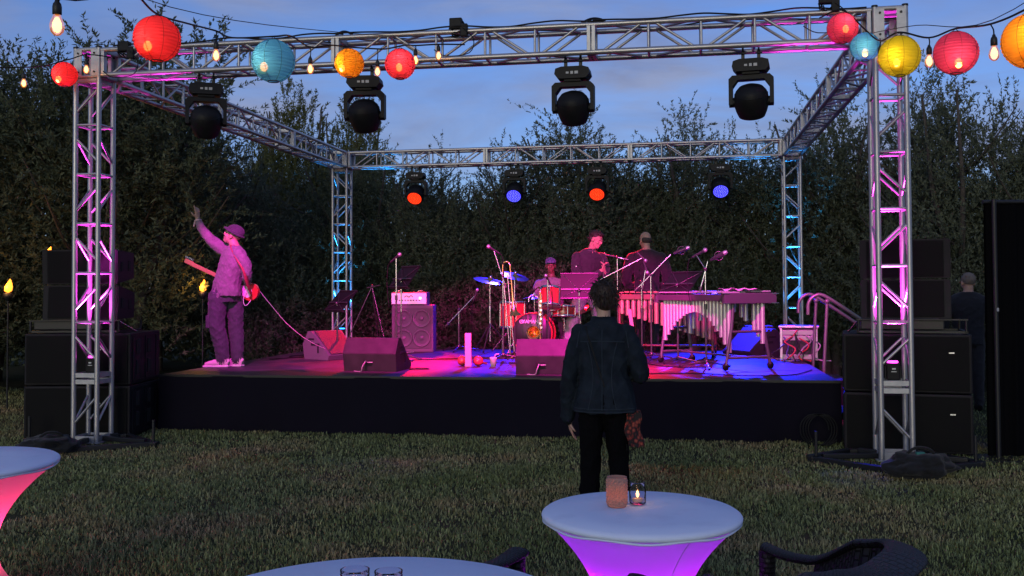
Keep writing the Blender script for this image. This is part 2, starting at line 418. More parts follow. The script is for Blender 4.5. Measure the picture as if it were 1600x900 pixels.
for a in [
    ('willow_tree', 1, -4.5, 3.9, 5.35, 'tall dark willow at the left edge above the two glowing torches', G1, 1.15),
    ('willow_tree', 3, -2.7, 4.9, 5.75, 'dark willow rising behind the left front truss tower and large red lantern', G1, 1.15),
    ('willow_tree', 0, -5.9, 6.0, 5.3, 'willow furthest out beyond the left edge, mostly hidden by darker one', G1, 1.2),
    ('willow_tree', 2, -2.2, 7.6, 4.35, 'willow behind the raised hand of the guitarist', G1, 1.15),
    ('willow_tree', 1, -.5, 9.7, 4.6, 'dark willow behind the left back truss tower', G1, 1.1),
    ('willow_tree', 3, -4.2, 8.6, 5.2, 'dark willow between the yellow-green trees and the hanging light nearest the guitarist', G1, 1.2),
    ('willow_tree', 0, 1.35, 9.0, 4.25, 'low grey-green willow behind the leftmost red stage light and the bass amplifier', G2, 1.1),
    ('willow_tree', 2, 2.75, 9.2, 4.3, 'grey-green willow behind the leftmost blue stage light', G2, 1.1),
    ('willow_tree', 0, 4.0, 9.0, 5.1, 'grey-green willow with pointed top under the third hanging black light', G2, 1.05),
    ('willow_tree', 3, 5.15, 9.4, 4.1, 'dark willow behind the bald man and the rightmost red stage light', G2, 1.1),
    ('willow_tree', 2, 6.2, 9.3, 5.0, 'grey-green willow whose top clears the back beam between red and blue lights', G2, 1.0),
    ('willow_tree', 1, 7.35, 9.2, 4.25, 'dark willow behind the rightmost blue stage light', G2, 1.1),
    ('willow_tree', 0, 8.5, 8.9, 5.2, 'grey-green willow behind the right back truss tower', G2, 1.0),
    ('willow_tree', 3, 9.75, 8.6, 4.1, 'dark willow seen between the two right truss towers', G3, 1.1),
    ('willow_tree', 2, 10.15, 6.9, 5.15, 'tall grey-green willow right of the right front tower below the yellow lantern', G3, .95),
    ('willow_tree', 0, 11.45, 7.1, 4.4, 'grey-green willow at the right edge above the black screen', G3, 1.05),
    ('willow_tree', 1, 12.6, 7.3, 4.6, 'dark willow cut by the right edge of the picture', G3, 1.1),
    ('poplar_tree', 4, -3.35, 13.8, 7.0, 'tall yellow-green tree beyond the willows left of second hanging light', G4, 1.0),
    ('poplar_tree', 4, -1.85, 13.6, 6.7, 'yellow-green tree beyond the willows right behind the second hanging light', G4, .9),
    ('poplar_tree', 4, -4.6, 14.2, 6.1, 'shorter yellow-green tree beyond the willows, leftmost of three', G4, .9)]:
    tree(a[0], a[1], a[2], a[3], a[4], a[5], a[6], None, a[7])
# far mass of foliage closing the view between the trunks
def far_treeline():
    k = 60000; x = rng.uniform(-14, 22, k); y = 11.6+rng.uniform(-.8, .8, k)+.012*(x-4)**2*0
    hz = 3.1+.4*np.sin(x*1.1)+.3*np.sin(x*2.7+1); z = rng.uniform(0, 1, k)*hz
    y = np.where(x < -5, 11.6-(-5-x)*.6, y)+rng.uniform(-.5, .5, k)
    b = np.stack([x, y, z], 1); d = rng.normal(size=(k, 3))+np.array([0, 0, .8])
    o = bpy.data.objects.new('treeline', leaves_mesh('treeline', b, d, rng.uniform(.14, .3, k), rng.uniform(.025, .06, k), leaf_mats[1])); col.objects.link(o)
    tag(o, 'dark mass of foliage far behind the trees', 'treeline', None, 'stuff')
far_treeline()

# ================================================================ stage
SZ = .61; SX0, SX1, SY0, SY1 = .2, 7.4, .95, 5.9
stage = empty('stage', (SX0, SY0, 0), 0, 'low black stage platform with dark cloth skirt under the truss', 'stage')
deck_m = M('black_stage_deck', (.028, .026, .030), .5, 0, bump=(90, .25, .003), vary=(2.6, (.056, .052, .056), .35, .7), spec=.12)
skirt_m = M('black_skirt_cloth', (.007, .006, .012), .95, 0, bump=(180, .2, .002), spec=.1)
pw, pd = (SX1-SX0)/3, (SY1-SY0)/4
panel = MB().box((pw/2, pd/2, -.02), (pw-.007, pd-.007, .04), bev=.004).mesh('deck_panel', deck_m)
for i in range(3):
    for j in range(4): inst('deck_panel', panel, stage, (i*pw, j*pd, SZ+random.uniform(-.0015, .0015)))
fm = MB()
for x in (0.03, pw, 2*pw, 3*pw-.03):
    fm.box((x, (SY1-SY0)/2, SZ-.09), (.05, SY1-SY0-.06, .09))
    for j in range(5): fm.cyl((x, .06+j*(SY1-SY0-.12)/4, 0), (x, .06+j*(SY1-SY0-.12)/4, SZ-.1), .024)
fm.build('frame', black_metal, stage)
def skirt(p, q, name, amp=.045, waves=58, seed=1):
    p, q = Vector(p), Vector(q); n = 420; mrows = 10; d = (q-p); nrm = Vector((d.y, -d.x, 0)).normalized(); vs = []; fs = []
    rr = random.Random(seed); ph = [rr.uniform(0, 6.28) for _ in range(6)]
    for j in range(mrows+1):
        f = j/mrows
        for i in range(n+1):
            t = i/n; a = amp*(.15+.85*f)
            off = a*(.45*math.sin(t*waves+ph[0]+.5*math.sin(t*9))+.3*math.sin(t*waves*.43+ph[1]+f*1.2)+.3*math.sin(t*waves*1.9+ph[2]-f)*f)+.02*f+.012*math.sin(t*23+f*5+ph[3])*f
            vs.append(p+d*t+nrm*off+Vector((0, 0, SZ-.012-(SZ-.016)*f)))
    for j in range(mrows):
        for i in range(n): k = j*(n+1)+i; fs.append((k, k+1, k+n+2, k+n+1))
    return MB().add(vs, fs, True).build(name, skirt_m, stage)
skirt((-.01, -.01, 0), (SX1-SX0+.01, -.01, 0), 'front_skirt')
skirt((-.01, SY1-SY0, 0), (-.01, -.01, 0), 'side_skirt', seed=3, waves=30)
skirt((SX1-SX0+.01, -.01, 0), (SX1-SX0+.01, SY1-SY0, 0), 'side_skirt', seed=5, waves=30)
MB().box(((SX1-SX0)/2, -.006, SZ-.01), (SX1-SX0+.03, .012, .028), bev=.003).build('edge_trim', black_metal, stage)

# ================================================================ truss rig
A = .127; TW, TD, TH = 7.70, 7.42, 3.68; CR = .0255; BR = .0125
def ring_plate(parent, z, name='joint_plate', ht=.045):
    # a flat frame of four rails round a tower
    mb = MB()
    for s in (-1, 1):
        mb.box((0, s*(A+.002), z), (2*A-.03, .012, ht), bev=.002); mb.box((s*(A+.002), 0, z), (.012, 2*A-.03, ht), bev=.002)
    return mb.build(name, alu_plate, parent)
def corner_block(parent, z0):
    mb = MB(); s = A+.022
    for x in (-1, 1):
        for y in (-1, 1):
            mb.cyl((x*A, y*A, z0-.004), (x*A, y*A, z0+.304), CR)
    for sx in (-1, 1):       # each upright face: two plates beside an opening, closed above and below by a tube
        for k in (-1, 1):
            mb.box((k*.088, sx*s, z0+.15), (.075, .006, .265), bev=.002); mb.box((sx*s, k*.088, z0+.15), (.006, .075, .265), bev=.002)
        for zz in (.012, .288):
            mb.cyl((-A, sx*A, z0+zz), (A, sx*A, z0+zz), .022, n=8); mb.cyl((sx*A, -A, z0+zz), (sx*A, A, z0+zz), .022, n=8)
    mb.box((0, 0, z0+.302), (.20, .20, .006), bev=.002)
    b = mb.build('corner_block', alu_plate, parent)
    bm_ = MB()
    for sx in (-1, 1):
        for k in (-1, 1):
            for zz in (.055, .245):
                bm_.cyl((k*.088, sx*(s+.002), z0+zz), (k*.088, sx*(s+.011), z0+zz), .011, n=8)
                bm_.cyl((sx*(s+.002), k*.088, z0+zz), (sx*(s+.011), k*.088, z0+zz), .011, n=8)
    for x in (-1, 1):
        for y in (-1, 1): bm_.cyl((x*A, y*A, z0+.3), (x*A, y*A, z0+.318), .028, n=10)
    tag(bm_.build('bolts', black_metal, b), kind='stuff')
def tower(x, y, label, phase):
    t = empty('truss_tower', (x, y, 0), 0, label, 'truss tower', 'truss towers at the stage corners')
    for sx in (-1, 1):
        for sy in (-1, 1): bar('leg', (sx*A, sy*A, .03), (sx*A, sy*A, TH), CR, alu, t, 14)
    ring_plate(t, .055, 'foot_plate', .06)
    MB().box((0, 0, .022), (.34, .34, .012), bev=.002).build('base_plate', alu_plate, t)
    ring_plate(t, .625); ring_plate(t, .69); ring_plate(t, TH-.03)
    zs = [.72+i*.497 for i in range(7)]
    for i, z in enumerate(zs[1:-1]+[zs[-1]-.06]):
        for (p, q) in (((-A, -A), (A, -A)), ((A, -A), (A, A)), ((A, A), (-A, A)), ((-A, A), (-A, -A))):
            bar('rung', (p[0], p[1], z), (q[0], q[1], z), BR, alu, t)
    for i in range(6):
        z0, z1 = zs[i]+.05, zs[i+1]-.06
        for f, (p, q) in enumerate((((-A, -A), (A, -A)), ((A, -A), (A, A)), ((A, A), (-A, A)), ((-A, A), (-A, -A)))):
            if (i+phase+(f // 2)) % 2: p, q = q, p
            bar('brace', (p[0], p[1], z0+.07), (q[0], q[1], z1-.07), BR, alu, t)
    for f, (p, q) in enumerate((((-A, -A), (A, -A)), ((A, -A), (A, A)), ((A, A), (-A, A)), ((-A, A), (-A, -A)))):
        if (phase+(f // 2)) % 2 == 0: p, q = q, p
        bar('brace', (p[0], p[1], .2), (q[0], q[1], .48), BR, alu, t)
    corner_block(t, TH)
    return t
TLF = tower(0, 0, 'aluminium truss tower at the left front corner beside the guitarist', 1)
TRF = tower(TW, 0, 'aluminium truss tower at the right front corner with black bag at its foot', 0)
TLB = tower(0, TD, 'aluminium truss tower at the left back corner glowing cyan inside', 0)
TRB = tower(TW, TD, 'aluminium truss tower at the right back corner behind the stair rail', 1)
def beam(p, q, label, nj=3):
    """box truss from p to q (end points on the centre line)"""
    p, q = Vector(p), Vector(q); d = q-p; Ln = d.length; rz = math.atan2(d.y, d.x)
    t = empty('truss_beam', p, rz, label, 'truss beam', 'truss beams joining the towers')
    for sy in (-1, 1):
        for sz in (-1, 1): bar('chord', (0, sy*A, sz*A), (Ln, sy*A, sz*A), CR, alu, t, 14)
    seg = Ln/nj; nb = 5
    for j in range(nj):
        x0 = j*seg
        for sy in (-1, 1):
            for k in range(nb+1):
                xx = x0+.05+(seg-.1)*k/nb
                if 0 < k < nb or True:
                    if k in (0, nb): continue
                    bar('upright', (xx, sy*A, -A), (xx, sy*A, A), BR, alu, t)
            for k in range(nb):
                xa = x0+.05+(seg-.1)*k/nb+.05; xb = x0+.05+(seg-.1)*(k+1)/nb-.05
                s = 1 if k % 2 else -1
                bar('brace', (xa, sy*A, s*A), (xb, sy*A, -s*A), BR, alu, t)
        for sz in (-1, 1):
            for k in range(nb):
                xx = x0+.05+(seg-.1)*k/nb
                if k: bar('cross_tube', (xx, -A, sz*A), (xx, A, sz*A), BR, alu, t)
                xb = x0+.05+(seg-.1)*(k+1)/nb
                s = 1 if k % 2 else -1
                bar('brace', (xx+.05, s*A, sz*A), (xb-.05, -s*A, sz*A), BR, alu, t)
        for xx, side in ((x0, 0), (x0+seg, 1)):
            e = .022 if side == 0 else -.022
            mb = MB()
            for s in (-1, 1):
                mb.box((xx+e, s*(A-.0), 0), (.034, .052, 2*A-.02), bev=.003); mb.box((xx+e, 0, s*A), (.034, 2*A-.06, .052), bev=.003)
            mb.build('joint_plate', alu_plate, t)
    return t
bz = TH+.15; e = A+.03
beam((e, 0, bz), (TW-e, 0, bz), 'front aluminium truss beam carrying the four large black lights')
beam((e, TD, bz), (TW-e, TD, bz), 'back aluminium truss beam carrying the four glowing stage lights')
beam((0, e, bz), (0, TD-e, bz), 'left aluminium truss beam running back over the guitarist')
beam((TW, e, bz), (TW, TD-e, bz), 'right aluminium truss beam running back beside the lanterns')
# steel ground frames under the front towers
def ground_frame(x, y, pts, pins, label):
    t = empty('tower_base', (x, y, 0), 0, label, 'steel base')
    for i in range(len(pts)):
        p, q = Vector((*pts[i], .035)), Vector((*pts[(i+1) % len(pts)], .035)); d = (q-p); n_ = d.length; an = math.atan2(d.y, d.x)
        o = MB().box((n_/2, 0, 0), (n_+.05, .06, .05), bev=.006).build('frame_bar', black_metal, t, p, an)
        o.location.z = .03+.0028*i
        c = -p*.93; c.z = 0; an2 = math.atan2(c.y, c.x); l2 = Vector((c.x, c.y)).length
        if l2 > .3: MB().box((l2/2, 0, 0), (l2-.2, .05, .045), bev=.006).build('spoke', black_metal, t, (p.x, p.y, .05+.003*i), an2)
    for px in pins:
        b = bar('pin', (px[0], px[1], .02), (px[0], px[1], .27), .014, black_metal, t); 
        MB().box((px[0], px[1], .045), (.09, .09, .02), bev=.004).build('pin_plate', black_metal, t)
ground_frame(0, 0, ((-.62, -.12), (.12, -.62), (.78, -.2), (.25, .24)), ((.78, -.2), (-.62, -.12)), 'black steel ground frame under the left front truss tower')
ground_frame(TW, 0, ((-.72, -.16), (-.08, -.72), (.64, -.26), (.3, .24), (-.35, .22)), ((-.68, -.16), (.6, -.26)), 'black steel ground frame under the right front truss tower')
# coloured uplights standing inside the towers
def uplight(x, y, z, label, group, colr, power, glow):
    t = empty('uplight', (x, y, z), 0, label, 'uplight', group)
    MB().box((0, 0, .075), (.11, .10, .15), bev=.012).build('housing', black_plastic, t)
    MB().cyl((0, 0, .15), (0, 0, .165), .045, n=20).build('lens', M('uplight_lens_'+glow, colr, .3, emit=(colr, 6)), t)
    MB().box((0, -.052, .10), (.03, .004, .012)).build('marking', M('white_print', (.7, .7, .7), .5), t)
    MB().box((0, -.052, .075), (.045, .004, .006)).build('marking', MATS['white_print'], t)
    br = MB(); br.box((-.062, 0, .06), (.006, .03, .12)); br.box((.062, 0, .06), (.006, .03, .12)); br.build('bracket', black_metal, t)
    spot('uplight_beam', (x, y, z+.18), (x, y, 5), power, colr, 48, .6, .03)
MG = (1.0, .05, .80); CY = (.02, .32, 1.0)
GU = 'uplights inside the truss towers'
uplight(0, 0, .71, 'small black uplight glowing magenta inside the left front tower', GU, MG, 1100, 'magenta')
uplight(TW, 0, .71, 'small black uplight glowing magenta inside the right front tower', GU, MG, 1100, 'magenta')
uplight(0, TD, .71, 'small black uplight glowing cyan inside the left back tower', GU, CY, 700, 'cyan')
uplight(TW, TD, .71, 'small black uplight glowing cyan inside the right back tower', GU, CY, 700, 'cyan')
for (x, y) in ((0, 0), (TW, 0), (0, TD), (TW, TD)):
    pass
# ================================================================ moving head lights
white_print = MATS['white_print']
lens_dark = M('dark_lens_glass', (.01, .01, .012), .12, 0)
def head_mesh_parts(t, tilt, lit=None):
    """hangs from z=0 (chord underside) down; faces +Y tilted down by 'tilt' from the vertical pointing down"""
    for sx in (-1, 1):
        c = MB(); c.box((sx*.07, 0, -.045), (.03, .035, .10), bev=.005)
        c.tube([(sx*.07+.0, .03*math.cos(a), .022+.03*math.sin(a)) for a in [i*PI/8-.6 for i in range(14)]], .008, 6)
        c.cyl((sx*.07-.03, -.03, -.03), (sx*.07+.03, -.03, -.03), .006)
        c.build('clamp', black_metal, t)
    base = MB(); base.prism([(-.13, -.20), (.13, -.20), (.165, -.155), (.155, -.105), (.10, -.088), (-.10, -.088), (-.155, -.105), (-.165, -.155)], -.10, .10, 'y')
    base.box((0, 0, -.213), (.16, .15, .026), bev=.006)
    b = base.build('base_housing', black_plastic, t)
    for k, (dx, wd, ht) in enumerate(((-.042, .026, .018), (0, .024, .026), (.042, .032, .026))):
        for s in (-1, 1):
            MB().box((dx, s*.1015, -.148), (wd, .002, ht)).build('printed_mark', M('grey_print', (.42, .42, .42), .5), b)
    yk = MB()
    out_ = [(-.165, -.245), (-.13, -.222), (.13, -.222), (.165, -.245), (.165, -.46), (.15, -.49), (.118, -.49), (.112, -.46), (.112, -.32), (.075, -.275), (-.075, -.275), (-.112, -.32), (-.112, -.46), (-.118, -.49), (-.15, -.49), (-.165, -.46)]
    # built as a band of quads so that the concave outline closes properly
    outer = [(-.198, -.49), (-.198, -.258), (-.165, -.226), (0, -.226), (.165, -.226), (.198, -.258), (.198, -.49)]
    inner = [(-.163, -.49), (-.163, -.33), (-.118, -.268), (0, -.268), (.118, -.268), (.163, -.33), (.163, -.49)]
    for i in range(6):
        yk.prism([outer[i], outer[i+1], inner[i+1], inner[i]], -.055, .055, 'y')
    for sx in (-1, 1): yk.cyl((sx*.145, 0, -.464), (sx*.196, 0, -.464), .045, n=20)
    yk.build('yoke', black_plastic, t)
    # head: rounded barrel along local +Z (beam direction), turned to the tilt
    hd = empty('head', (0, 0, -.464)); hd.parent = t
    hd.rotation_euler = (tilt, 0, 0)
    fr_ = .122 if lit is None else .138
    MB().lathe([(0, -.158), (.06, -.154), (.108, -.134), (.138, -.098), (.152, -.045), (.153, .03), (fr_+.016, .085), (fr_, .125), (fr_-.004, .135), (fr_-.014, .130)], 32).build('barrel', black_plastic, hd)
    fins = MB()
    for z in (-.075, -.055, -.035): fins.lathe([(.146+.09*(z+.075)-.004, z-.005), (.147+.09*(z+.075)+.003, z), (.147+.09*(z+.075)-.002, z+.005)], 32)
    fins.build('cooling_fins', black_plastic, hd)
    if lit is None:
        MB().lathe([(0, .120), (.108, .128)], 32).build('lens', lens_dark, hd)
    else:
        MB().lathe([(0, .124), (.124, .129)], 32).build('lens', M('lit_lens_'+lit[0], tuple(c*.3 for c in lit[1]), .3, emit=(lit[1], lit[3])), hd)
        led = MB()
        for ring, n_ in ((0, 1), (.029, 6), (.057, 12), (.084, 18), (.110, 24)):
            for k in range(n_):
                a = 2*PI*k/n_+ring*9; led.cyl((ring*math.cos(a), ring*math.sin(a), .124+ring*.04), (ring*math.cos(a), ring*math.sin(a), .131), .0066, n=8)
        tag(led.build('led_array', M('lit_led_'+lit[0], lit[2], .3, emit=(lit[2], lit[4])), hd), kind='stuff')
    return t
GF = 'large black moving lights under the front beam'; GB = 'glowing moving lights under the back beam'
zc = TH+.15-A-.025
front = [(1.22, 'black moving light hanging nearest the left front tower, lens turned away', 2.6),
         (2.87, 'black moving light hanging just below the orange lantern', 2.55),
         (4.90, 'black moving light hanging on the front beam above the woman', 2.5),
         (6.52, 'black moving light hanging nearest the right front tower', 2.5)]
for (x, lab, tl), ya in zip(front, (.45, .12, -.04, -.12)):
    t = empty('moving_head_light', (x, 0, zc), ya, lab, 'stage light', GF)
    head_mesh_parts(t, R(-148), None)
RED = ('red', (1, .012, .004), (1, .10, .02), .9, 2.2); BLU = ('blue', (.02, .015, 1), (.22, .22, 1), .9, 2.2)
back = [(1.35, RED, 'red glowing moving light, leftmost on the back beam'),
        (3.10, BLU, 'blue glowing moving light, second from left on the back beam'),
        (4.52, RED, 'red glowing moving light, third from left on the back beam'),
        (6.56, BLU, 'blue glowing moving light, rightmost on the back beam')]
for x, lit, lab in back:
    t = empty('moving_head_light', (x, TD, zc), 0, lab, 'stage light', GB)
    head_mesh_parts(t, R(132 if lit is RED else 130), lit)
# beams of the fixtures
def fixture_beam(x, y, target, power, colr, cone, blend=.5):
    p = Vector((x, y, zc-.464)); d = (Vector(target)-p).normalized()
    spot('stage_light_beam', p+d*.20, target, power, colr, cone, blend, .07)
MAG = (1, .10, .62); PUR = (.75, .12, 1.0)
fixture_beam(1.22, 0, (.75, 2.5, 1.25), 640, (1, .025, .74), 52, .3)
fixture_beam(2.87, 0, (2.4, 3.2, .75), 1350, (1, .008, .42), 56, .25)
fixture_beam(4.90, 0, (4.4, 3.2, .80), 2300, (1, .008, .46), 60, .2)
fixture_beam(6.52, 0, (6.2, 2.9, .85), 850, (1, .012, .60), 56, .25)
fixture_beam(1.35, TD, (1.9, 3.9, .6), 1700, (1, .004, .02), 36, .6)
fixture_beam(3.10, TD, (3.0, 4.3, .6), 2200, (.012, .008, 1), 44, .7)
fixture_beam(4.52, TD, (5.0, 3.8, .6), 2300, (1, .004, .03), 36, .6)
fixture_beam(6.56, TD, (6.7, 4.2, .6), 6000, (.012, .016, 1), 42, .6)

# ================================================================ string lights and paper lanterns
def paper_mat(name, c, c2):
    mt = M(name, c, .75, 0, bump=(70, .15, .002), spec=.2, trans=(.62, c2))
    n = mt.node_tree.nodes; l = mt.node_tree.links; o = n['Material Output']; src = o.inputs['Surface'].links[0].from_socket
    tp = n.new('ShaderNodeBsdfTransparent'); tp.inputs['Color'].default_value = (1, .75, .5, 1); ms = n.new('ShaderNodeMixShader'); ms.inputs['Fac'].default_value = .16
    l.new(src, ms.inputs[1]); l.new(tp.outputs[0], ms.inputs[2]); l.new(ms.outputs[0], o.inputs['Surface'])
    return mt
wire_m = M('lantern_seam', (.10, .05, .05), .8)
sh_prof = []
NB = 17
for i in range(NB*4+1):
    ph = -1.32+2.64*i/(NB*4); w_ = abs(math.sin(PI*i/4))
    rr = .95+.05*w_
    sh_prof.append((math.cos(ph)*rr, math.sin(ph)*.985*rr))
seam_pts = [(math.cos(-1.30+2.6*i/14)*1.0, 0, math.sin(-1.30+2.6*i/14)*.985) for i in range(15)]
LAN = {}
glass_bulb = bpy.data.materials.new('bulb_glass'); glass_bulb.use_nodes = True
_t = glass_bulb.node_tree; _n = _t.nodes; _l = _t.links; _n.remove(_n['Principled BSDF'])
_tr = _n.new('ShaderNodeBsdfTransparent'); _tr.inputs['Color'].default_value = (1, .93, .85, 1)
_gl = _n.new('ShaderNodeBsdfGlossy'); _gl.inputs['Roughness'].default_value = .06
_fr = _n.new('ShaderNodeFresnel'); _fr.inputs['IOR'].default_value = 1.35
_mx = _n.new('ShaderNodeMixShader'); _l.new(_fr.outputs['Fac'], _mx.inputs['Fac']); _l.new(_tr.outputs[0], _mx.inputs[1]); _l.new(_gl.outputs[0], _mx.inputs[2])
_em = _n.new('ShaderNodeEmission'); _em.inputs['Color'].default_value = (1, .30, .06, 1); _em.inputs['Strength'].default_value = .38; _ad = _n.new('ShaderNodeAddShader')
_l.new(_mx.outputs[0], _ad.inputs[0]); _l.new(_em.outputs[0], _ad.inputs[1]); _l.new(_ad.outputs[0], _n['Material Output'].inputs['Surface'])
MATS['bulb_glass'] = glass_bulb
glow_m = M('glowing_filament', (1, .55, .2), .4, emit=((1, .45, .12), 6))
socket_m = M('black_bulb_socket', (.015, .014, .014), .5)
def bulb_meshes():
    so_ = MB().lathe([(0, .062), (.008, .062), (.011, .05), (.016, .044), (.019, .03), (.019, .0), (.015, -.004)], 16)
    gl = MB().lathe([(.014, .0), (.017, -.012), (.026, -.032), (.030, -.052), (.026, -.074), (.014, -.088), (0, -.093)], 18)
    fi = MB().lathe([(0, -.012), (.008, -.018), (.016, -.036), (.018, -.056), (.010, -.074), (0, -.078)], 10)
    return so_.mesh('socket', socket_m), gl.mesh('glass', glass_bulb), fi.mesh('filament', glow_m)
BM = bulb_meshes()
def bulb(p, label, s=1.0, drop=.10, top=None, power=1.2, rot=(0, 0, 0)):
    """p: centre of the glass; top: where its lead meets the string"""
    t = empty('string_bulb', (p[0], p[1], p[2]), 0, label, 'light bulb', 'bulbs of the string lights')
    for nme, me in zip(('socket', 'glass', 'filament'), BM):
        o = inst(nme, me, t, (0, 0, .05*s), rot, (s, s, s))
    tp = Vector(top)-Vector(p) if top is not None else Vector((0, 0, .11*s+drop))
    MB().tube(catmull([(0, 0, .105*s), (tp.x*.3+.004, tp.y*.3, .105*s+(tp.z-.105*s)*.5), tuple(tp)], 4), .0045, 6).build('lead', black_rubber, t)
    point('bulb_glow', (p[0], p[1], p[2]), power, (1, .55, .22), .02)
def lantern(p, d, key, c, c2, label, glow=(0, -.25), power=3.0, tilt=0):
    t = empty('paper_lantern', p, 0, label, 'paper lantern', 'round paper lanterns on the strings'); r = d/2
    t.rotation_euler.x = tilt
    if key not in LAN:
        pm = paper_mat('lantern_paper_'+key, c, c2)
        LAN[key] = (MB().lathe(sh_prof, 40).mesh('paper_shade', pm), MB().tube(seam_pts, .011, 5).mesh('seam', M('lantern_seam_'+key, tuple(v*.35 for v in c), .8, trans=(.2, tuple(v*.5 for v in c2)))))
    inst('paper_shade', LAN[key][0], t, scale=(r, r, r))
    for k in range(8): inst('seam', LAN[key][1], t, rot=(0, 0, k*PI/4), scale=(r, r, r))
    for s, nm in ((1, 'top_ring'), (-1, 'bottom_ring')):
        MB().tube([(.255*r*math.cos(a*PI/10), .255*r*math.sin(a*PI/10), s*.955*r) for a in range(20)], .0035, 5, closed=True).build(nm, black_metal, t)
    MB().tube([(-.25*r, 0, .95*r), (-.05*r, 0, 1.08*r), (0, 0, 1.16*r), (.05*r, 0, 1.08*r), (.25*r, 0, .95*r)], .0022, 5).build('hanger', black_metal, t)
    gz = glow[1]*r
    b = MB().ball((glow[0]*r, -.58*r, gz), (.026, .026, .034), 12, 8).build('bulb', glow_m, t)
    b2 = MB().cyl((glow[0]*r, -.58*r, gz+.03), (glow[0]*.3*r, -.1*r, .95*r), .006).build('bulb_stem', socket_m, t)
    point('lantern_glow', Vector(p)+Vector((glow[0]*r, -.52*r, gz+.062)), power, (1, .62, .3), .025)
RD = ((.74, .035, .055), (.95, .05, .10)); BLC = ((.07, .34, .62), (.07, .40, .90)); ORC = ((.92, .36, .02), (1, .45, .03))
PKC = ((.72, .05, .14), (.92, .06, .16)); YEC = ((.50, .50, .02), (.62, .60, .03)); PK2C = ((.52, .06, .20), (.75, .06, .24))
lan = [((2.48, -3.14, 3.18), .305, 'red', RD, 'large red paper lantern over the left end of the front beam', (-.1, -.45), 4),
       ((3.03, -2.54, 3.15), .308, 'blue', BLC, 'large blue paper lantern hanging before the front beam', (-.2, -.4), 4),
       ((3.00, -.83, 3.53), .262, 'orange', ORC, 'small orange paper lantern above the second black stage light', (-.3, -.45), 3),
       ((3.61, -1.33, 3.38), .255, 'pinkred', PKC, 'pink-red paper lantern right of the small orange one', (.1, -.35), 3),
       ((-.10, -.35, 3.67), .245, 'red', RD, 'small red paper lantern beside the left front tower top', (-.15, -.5), 3),
       ((7.27, -.12-.2, 3.76), .265, 'magenta', PK2C, 'small magenta paper lantern left of the small blue one', (.1, -.2), 3),
       ((7.42, -.49, 3.55), .245, 'blue', BLC, 'small blue paper lantern in front of the right front tower', (-.1, -.55), 3),
       ((7.48, -1.48, 3.23), .305, 'yellow', YEC, 'yellow-green paper lantern right beside the right front tower', (-.25, -.45), 4),
       ((7.75, -1.94, 3.13), .298, 'magenta', PK2C, 'large magenta paper lantern right of the yellow-green one', (-.05, -.6), 4),
       ((7.79, -3.25, 2.88), .31, 'orange', ORC, 'large orange paper lantern cut by the right edge of the picture', (-.2, -.3), 4)]
for p, d, key, (c, c2), lab, gl, pw_ in lan: lantern(p, d, key, c, c2, lab, gl, pw_*.26)
bulbs = [((2.90, -4.79, 2.80), 'nearest clear glowing bulb hanging at the top left corner', 1.15, (2.93, -4.80, 2.93)),
         ((-.43, -.51, 3.56), 'small glowing bulb left of the small red lantern', 1.0, None),
         ((.10, -.30, 3.72), 'small glowing bulb in front of the left front tower top', 1.0, None),
         ((2.40, -2.15, 3.31), 'glowing bulb between the large red and large blue lanterns', 1.05, (2.40, -2.15, 3.50)),
         ((2.77, -1.17, 3.41), 'glowing bulb between the large blue and small orange lanterns', 1.0, (2.77, -1.17, 3.60)),
         ((3.17, -.55, 3.51), 'glowing bulb between the small orange and pink-red lanterns', 1.0, (3.17, -.55, 3.72)),
         ((3.50, -.45, 3.62), 'glowing bulb just right of the pink-red lantern', 1.0, (3.50, -.45, 3.76)),
         ((3.68, -.30, 3.69), 'rightmost glowing bulb of the left string, on the beam', .95, (3.68, -.30, 3.80)),
         ((7.48, -.80, 3.37), 'glowing bulb peeking between the small blue and yellow-green lanterns', 1.0, None),
         ((7.62, -1.76, 3.12), 'clear glowing bulb between the yellow-green and large magenta lanterns', 1.05, (7.62, -1.76, 3.29)),
         ((7.75, -2.75, 2.93), 'clear glowing bulb between the large magenta and large orange lanterns', 1.05, (7.74, -2.72, 3.12))]
for p, lab, s, top in bulbs: bulb(p, lab, s, .06, top)
def cable(name, pts, r, label, k=6, cat='cable', mt=None, group=None):
    o = MB().tube(catmull(pts, k), r, 6).build(name, mt or black_rubber); return tag(o, label, cat, group)
cable('string_cable', [(2.72, -5.4, 3.00), (2.93, -4.80, 2.93), (2.86, -4.2, 3.16), (2.66, -3.7, 3.30), (2.48, -3.14, 3.345), (2.42, -2.6, 3.43), (2.40, -2.15, 3.50), (2.6, -2.3, 3.40), (3.03, -2.54, 3.325), (2.9, -1.9, 3.5), (2.77, -1.17, 3.60), (2.88, -.98, 3.66), (3.0, -.83, 3.675), (3.17, -.55, 3.72), (3.4, -1.0, 3.6), (3.61, -1.33, 3.53), (3.55, -.9, 3.65), (3.5, -.45, 3.76), (3.68, -.3, 3.80), (3.9, -.17, 3.82)], .007, 'black cable of the left string of lanterns and bulbs')
cable('support_wire', [(2.4, -5.0, 3.35), (2.55, -3.1, 3.40), (3.1, -1.2, 3.70), (3.9, -.18, 3.88)], .003, 'thin steel wire above the left string of lanterns')
cable('string_cable', [(-3.2, -1.3, 3.85), (-1.6, -.9, 3.72), (-.43, -.51, 3.72), (-.1, -.35, 3.81), (.10, -.30, 3.87), (.3, -.2, 3.86)], .006, 'black cable running left from the left front tower')
